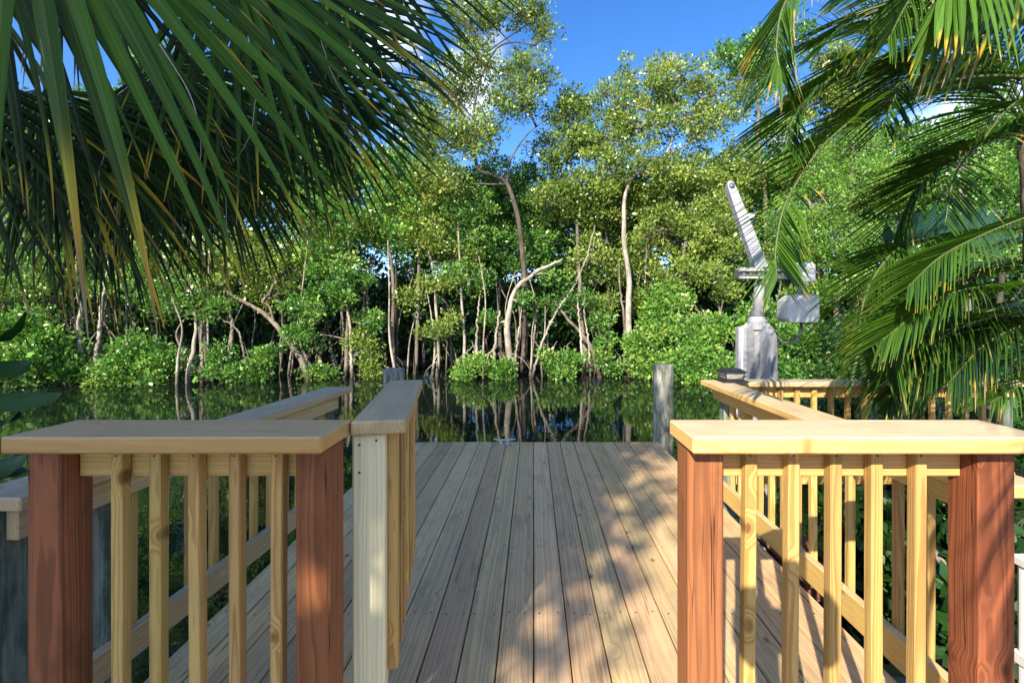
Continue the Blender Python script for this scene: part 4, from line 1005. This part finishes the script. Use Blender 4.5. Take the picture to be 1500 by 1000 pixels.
def feather(parent, pts, leaflet, n, hang=.6, wmax=.0074, wilt_p=.12, mat='areca', tint=.45, rr=.010, plane=None, tipdry=.5, droop=.22, both=True, fwd=1.15):
    """pinnate frond along the rachis pts (world)"""
    Rp = spline(pts, 40); mb = MB(); m = 9
    if mat == 'areca': n = int(n * 1.3); leaflet *= 1.1; hang *= .75
    T = np.gradient(Rp, axis=0); T /= np.linalg.norm(T, axis=1)[:, None]
    for side in ((-1, 1) if both else (1,)):
        for k in range(n):
            u = .10 + .90 * (k + rng.uniform(-.25, .25)) / n; u = min(max(u, 0), 1)
            i = u * 39; i0 = min(int(i), 38); p = Rp[i0] + (Rp[i0 + 1] - Rp[i0]) * (i - i0); tt = T[i0]
            up = np.array([0, 0, 1.0]) if plane is None else np.array(plane, float)
            sd = np.cross(tt, up); sd /= np.linalg.norm(sd) + 1e-9; nn = np.cross(sd, tt)
            Ls = leaflet * (math.sin(math.pi * (.16 + .76 * u)) ** .7) * rng.uniform(.88, 1.08)
            d = sd * side * 1.0 + tt * (fwd + .9 * u ** 3) + nn * .28 - np.array([0, 0, hang]) + rng.normal(0, .05, 3)
            d /= np.linalg.norm(d); s = np.linspace(0, 1, m); P = [p]; dd = d.copy()
            for j in range(1, m):
                dd = dd + np.array([0, 0, -1]) * droop * s[j] * .5; dd /= np.linalg.norm(dd); P.append(P[-1] + dd * Ls / (m - 1))
            wd = wmax * rng.uniform(.85, 1.1) * np.minimum(1, .45 + s * 3) * np.clip((1.03 - s) / .6, 0, 1) ** .75
            wl = np.clip((s - .86) / .14, 0, 1) * tipdry * rng.random() if rng.random() > wilt_p * .7 else np.clip((s - rng.uniform(.45, .8)) / .3, 0, 1)
            strip(mb, np.array(P), wd, np.tile(nn * .6 + tt * .8, (m, 1)), .3, float(np.clip(rng.normal(tint, .2), 0, 1)), wl)
    fr = mb.build('frond', M[mat], parent)
    rb = MB(); tube(rb, Rp, np.linspace(rr, .003, 40), 7); sub('rachis', rb, M['petiole'], fr, True)
    return fr

def areca(label, crowns, fronds, loc):
    t = thing('feather_palm', loc, label, 'palm tree')
    for c in crowns:
        c = np.array(c); b = MB()
        tube(b, spline([(c[0] + .12, c[1] - .02, -.3), (c[0] + .06, c[1], c[2] * .5), tuple(c)], 26), .05 + .004 * np.sin(np.arange(26) * 1.9), 12); b.build('stem', M['palm_bark'], t, smooth=True)
    for f in fronds:
        pts = [at(*p) for p in f[0]]
        feather(t, pts, *f[1:3], **(f[3] if len(f) > 3 else {}))
    return t
CR = (2.95, 2.45, 2.45)
areca('feather palm arching in from the upper right, dark fronds with dry brown tips', [CR, (3.15, 2.7, 1.9), tuple(at(1508, 195, 2.55))], [
    ([(1590, -40, 2.4), (1420, -90, 2.2), (1250, -80, 2.0), (1160, -10, 1.9), (1138, 60, 1.85), (1145, 118, 1.82)], .36, 40, dict(hang=.9, wilt_p=.5, tint=.55, tipdry=.9)),
    ([(1560, 60, 2.4), (1430, 15, 2.35), (1320, 50, 2.3), (1225, 110, 2.25), (1170, 160, 2.2), (1150, 215, 2.15)], .46, 46, dict(hang=.12, tint=.25, fwd=.75, droop=.10)),
    ([(1570, 120, 2.4), (1440, 112, 2.35), (1310, 140, 2.2), (1215, 205, 2.1), (1155, 290, 2.0), (1137, 360, 1.95), (1138, 412, 1.93)], .36, 52, dict(hang=.12, tint=.5, wilt_p=.1, tipdry=.8, fwd=.7, droop=.10)),
    ([(1560, 140, 2.5), (1490, 150, 2.45), (1440, 205, 2.4), (1400, 255, 2.35), (1384, 330, 2.3)], .55, 40, dict(hang=.1, tint=.2, fwd=.8, droop=.10)),
    ([(1580, -20, 2.4), (1480, -60, 2.3), (1400, -60, 2.1), (1340, -10, 2.0), (1300, 60, 1.95)], .45, 40, dict(hang=.7, tint=.3, wilt_p=.2)),
    ([(1580, -95, 1.7), (1490, -60, 1.65), (1425, -35, 1.6), (1370, 0, 1.6)], .42, 15, dict(hang=3.4, wmax=.0135, wilt_p=.5, tint=.75, tipdry=1.0, fwd=.5)),
    ([(1570, 100, 2.6), (1450, 110, 2.8), (1330, 140, 2.9), (1230, 180, 3.0), (1180, 240, 3.05)], .5, 44, dict(hang=.3, tint=.3)),
    ([(1515, 185, 2.7), (1450, 70, 2.7), (1380, 10, 2.7), (1290, 5, 2.7), (1215, 60, 2.7)], .5, 46, dict(hang=.15, tint=.12, fwd=.8, droop=.12)),
    ([(1515, 190, 2.9), (1420, 60, 2.95), (1310, 25, 3.0), (1195, 55, 3.05), (1120, 130, 3.1)], .55, 48, dict(hang=.12, tint=.12, fwd=.8, droop=.12)),
    ([(1560, 40, 2.3), (1480, 20, 2.2), (1400, 50, 2.1), (1330, 110, 2.05), (1290, 190, 2.0)], .46, 44, dict(hang=.12, tint=.25, fwd=.75, droop=.12)),
    ([(1510, 190, 2.6), (1450, 130, 2.6), (1370, 90, 2.6), (1280, 90, 2.6), (1200, 130, 2.6)], .5, 44, dict(hang=.35, tint=.2)),
    ([(1510, 170, 2.5), (1480, 60, 2.4), (1420, -20, 2.3), (1340, -50, 2.2), (1260, -30, 2.1)], .48, 44, dict(hang=.5, tint=.3)),
    ([(1515, 190, 2.5), (1470, 200, 2.5), (1400, 230, 2.5), (1340, 280, 2.5), (1310, 350, 2.5)], .5, 40, dict(hang=.1, tint=.2, fwd=.8, droop=.1)),
], (3.1, 2.5, -.2))
CR2 = (3.55, 2.9, 1.55)
areca('lower feather palm at right, sunlit green fronds drooping over the back railing', [CR2], [
    ([(1580, 330, 2.7), (1470, 335, 2.6), (1390, 342, 2.5), (1320, 362, 2.4), (1278, 410, 2.35), (1260, 470, 2.3), (1264, 530, 2.28)], .44, 60, dict(hang=.35, tint=.5)),
    ([(1580, 380, 2.6), (1480, 395, 2.4), (1390, 415, 2.3), (1335, 460, 2.2), (1305, 505, 2.15), (1298, 550, 2.12)], .42, 56, dict(hang=.3, tint=.55, wilt_p=.15)),
    ([(1600, 290, 2.3), (1530, 310, 2.1), (1450, 340, 2.0), (1380, 375, 1.95), (1330, 420, 1.9)], .40, 44, dict(hang=.35, tint=.55)),
    ([(1600, 400, 2.2), (1520, 415, 2.1), (1440, 420, 2.0), (1370, 440, 1.95), (1290, 500, 1.9)], .42, 50, dict(hang=.3, tint=.5)),
    ([(1610, 440, 2.5), (1510, 455, 2.35), (1420, 475, 2.25), (1345, 520, 2.2), (1310, 570, 2.2)], .44, 46, dict(hang=.25, tint=.1)),
    ([(1610, 480, 2.3), (1530, 470, 2.15), (1450, 500, 2.1), (1390, 560, 2.05)], .40, 42, dict(hang=.3, tint=.15)),
    ([(1610, 370, 2.5), (1530, 380, 2.5), (1450, 385, 2.5), (1380, 400, 2.5), (1310, 440, 2.5)], .44, 46, dict(hang=.25, tint=.12)),
    ([(1590, 470, 2.9), (1500, 520, 2.9), (1430, 550, 2.85), (1370, 560, 2.8), (1320, 590, 2.8)], .40, 44, dict(hang=.4, tint=.4)),
    ([(1600, 420, 3.1), (1500, 440, 3.2), (1420, 470, 3.2), (1360, 530, 3.2), (1340, 590, 3.2)], .5, 44, dict(hang=.4, tint=.2)),
    ([(1600, 350, 3.1), (1500, 350, 3.2), (1410, 370, 3.3), (1330, 420, 3.3), (1290, 480, 3.3)], .5, 44, dict(hang=.4, tint=.25)),
    ([(1620, 500, 2.5), (1560, 520, 2.4), (1500, 560, 2.3), (1450, 590, 2.25)], .30, 26, dict(hang=.3, tint=.7)),
], (3.65, 2.85, -.2))
t = thing('pleated_palm', (3.9, 3.9, -.9), 'young palm with blue-green pleated upright frond behind the feather fronds', 'palm tree')
b = MB(); tube(b, spline([(3.9, 3.9, -1.2), (3.9, 3.9, .3), at(1470, 380, 4.0)], 20), .022, 10); b.build('stem', M['bark_dark'], t, smooth=True)
feather(t, [at(1470, 380, 4.0), at(1420, 365, 4.0), at(1360, 355, 4.0), at(1290, 358, 4.0)], .45, 14, hang=-1.1, wmax=.042, wilt_p=0, mat='teal_frond', tint=.5, droop=.12, both=True, fwd=.25, tipdry=.1)

# ------------------------------------------------------------------ broad leaved plant at the left edge
def broad_leaf(mb, base, tip, width, side, sag=.04):
    base = np.array(base, float); tip = np.array(tip, float); m = 11
    ax = tip - base; L_ = np.linalg.norm(ax); ax /= L_
    S = np.array(side, float); S -= ax * S.dot(ax); S /= np.linalg.norm(S); Nn = np.cross(S, ax)
    s = np.linspace(0, 1, m); P = base + ax * L_ * s[:, None] + Nn * (-sag * 4 * (s - .5) ** 2 + sag)[:, None]
    w = width * .5 * np.sin(np.pi * np.clip(s * .93 + .07, 0, 1)) ** .65 * (1 - .35 * s); w[-1] = .001
    cols = np.array([-1, -.55, 0, .55, 1]); V = []
    for i in range(m):
        for c in cols: V.append(P[i] + S * w[i] * c + Nn * (abs(c) * w[i] * .30 + .004 * math.sin(i * 2.2 + c * 4)))
    i = np.arange(m - 1)[:, None] * 5; j = np.arange(4)[None]
    mb.add(V, [np.stack([i + j, i + j + 1, i + j + 6, i + j + 5], -1).reshape(-1, 4)], tint=rng.uniform(.2, .7))
def edge_plant():
    t = thing('broad_leaf_plant', (-2.1, 1.5, -.2), 'broad glossy leaves poking in at the left edge above the water', 'plant')
    for (x, b0) in ((-2.1, 1.45), (-2.0, 1.6)):
        b = MB(); tube(b, spline([(x, b0, -.6), (x + .08, b0, .5), (x - .02, b0 + .02, 1.3)], 18), np.linspace(.016, .008, 18), 8); b.build('stem', M['petiole'], t, smooth=True)
    for (a, c, w, sd) in (((-70, 588, 1.5), (93, 577, 1.45), .078, (.1, .45, 1)), ((-40, 540, 1.6), (46, 532, 1.6), .075, (0, .3, 1)), ((-60, 500, 1.5), (38, 457, 1.5), .085, (.2, 1, .25)),
                          ((-60, 690, 1.7), (42, 664, 1.6), .09, (.1, .6, 1)), ((-50, 665, 1.75), (40, 690, 1.65), .075, (0, .8, .6)), ((-50, 610, 1.6), (30, 600, 1.55), .08, (0, 1, .3)), ((-60, 720, 1.7), (38, 645, 1.8), .08, (0, .6, 1))):
        b = MB(); broad_leaf(b, at(*a), at(*c), w, sd); lf = b.build('leaf', M['leaf_gloss'], t, smooth=True)
edge_plant()

# ------------------------------------------------------------------ trees behind the camera that shade the left of the deck
def shade_tree():
    base = (-6.4, -5.3, -.2)
    t = thing('shade_tree', base, 'broad leafy garden tree behind the viewpoint, shading the left of the deck', 'tree')
    b = MB(); tr_p = spline([base, (-6.3, -5.2, 1.6), (-6.1, -5.1, 3.2), (-6.0, -5.0, 4.8)], 24); tube(b, tr_p, np.linspace(.2, .08, 24), 12); tr = b.build('trunk', M['bark_mid'], t, smooth=True)
    lv = MB(); br = MB()
    c = np.array([-5.7, -5.0, 6.3]); n = 1500
    d = rng.normal(size=(n, 3)); d /= np.linalg.norm(d, axis=1)[:, None]
    P = c + d * (rng.random(n) ** .4)[:, None] * np.array([3.05, 2.4, 3.6])
    P = P[P[:, 0] - .43 * (P[:, 1] + 5) < -3.36 + rng.normal(0, .20, n)]; n = len(P)
    m2 = 60; Q = np.stack([np.zeros(m2), rng.uniform(-7, -3, m2), rng.uniform(3.2, 8, m2)], -1); Q[:, 0] = .43 * (Q[:, 1] + 5) - 3.45 + rng.random(m2) ** 1.4 * .78
    clumps(lv, Q, .2, 22, .15, .5)
    for p in list(P[:60]) + list(Q[::4]):
        a = tr_p[rng.integers(12, 24)]; tube(br, wander(a, p, 7, .2), np.linspace(.04, .008, 7), 5, cap=False)
    clumps(lv, P, rng.uniform(.3, .55, n), 50, .17, .5)
    sub('branch', br, M['bark_mid'], tr, True); lv.build('crown', M['leaf_green'], t)
shade_tree()
t = thing('feather_palm', (1.5, -2.6, -.2), 'feather palm behind the viewpoint whose fronds stripe the right post with shadow', 'palm tree')
b = MB(); tube(b, spline([(1.5, -2.6, -.3), (1.45, -2.5, 1.4), (1.3, -2.4, 2.9)], 26), .06, 12); b.build('stem', M['palm_bark'], t, smooth=True)
for e in ([(1.3, -2.4, 2.9), (1.05, -1.6, 3.1), (.68, -.9, 2.75), (.50, -.65, 2.2), (.43, -.6, 1.6)], [(1.3, -2.4, 2.9), (2.0, -2.3, 3.3), (2.6, -2.1, 3.0)], [(1.3, -2.4, 2.9), (1.6, -3.0, 3.3), (1.8, -3.6, 3.0)]):
    feather(t, e, .42, 38, hang=.5, tint=.5)

def tripod_camera():
    t = thing('camera_tripod', (.09, -.2, -.17), 'black camera on a tripod at the viewpoint, its shadow falling on the right balusters', 'camera')
    b = MB(); box(b, (.05, -.22, 1.50), (.24, .09, .17), .02); box(b, (.05, -.22, 1.605), (.09, .07, .10), .015); b.build('body', M['black_plastic'], t)
    b = MB(); tube(b, [(.05, -.22, 1.41), (.05, -.22, 1.10)], [.05, .035], 16); b.build('head', M['black_plastic'], t, smooth=True)
    for a in (90, 210, 330):
        b = MB(); d = np.array([math.cos(R(a)), math.sin(R(a)), 0])
        if a == 90: d = np.array([0, .35, 0])
        tube(b, [np.array([.05, -.22, 1.14]) + d * .03, np.array([.05, -.22, -.165]) + d * .45], [.017, .012], 10); b.build('leg', M['black_plastic'], t, smooth=True)
tripod_camera()
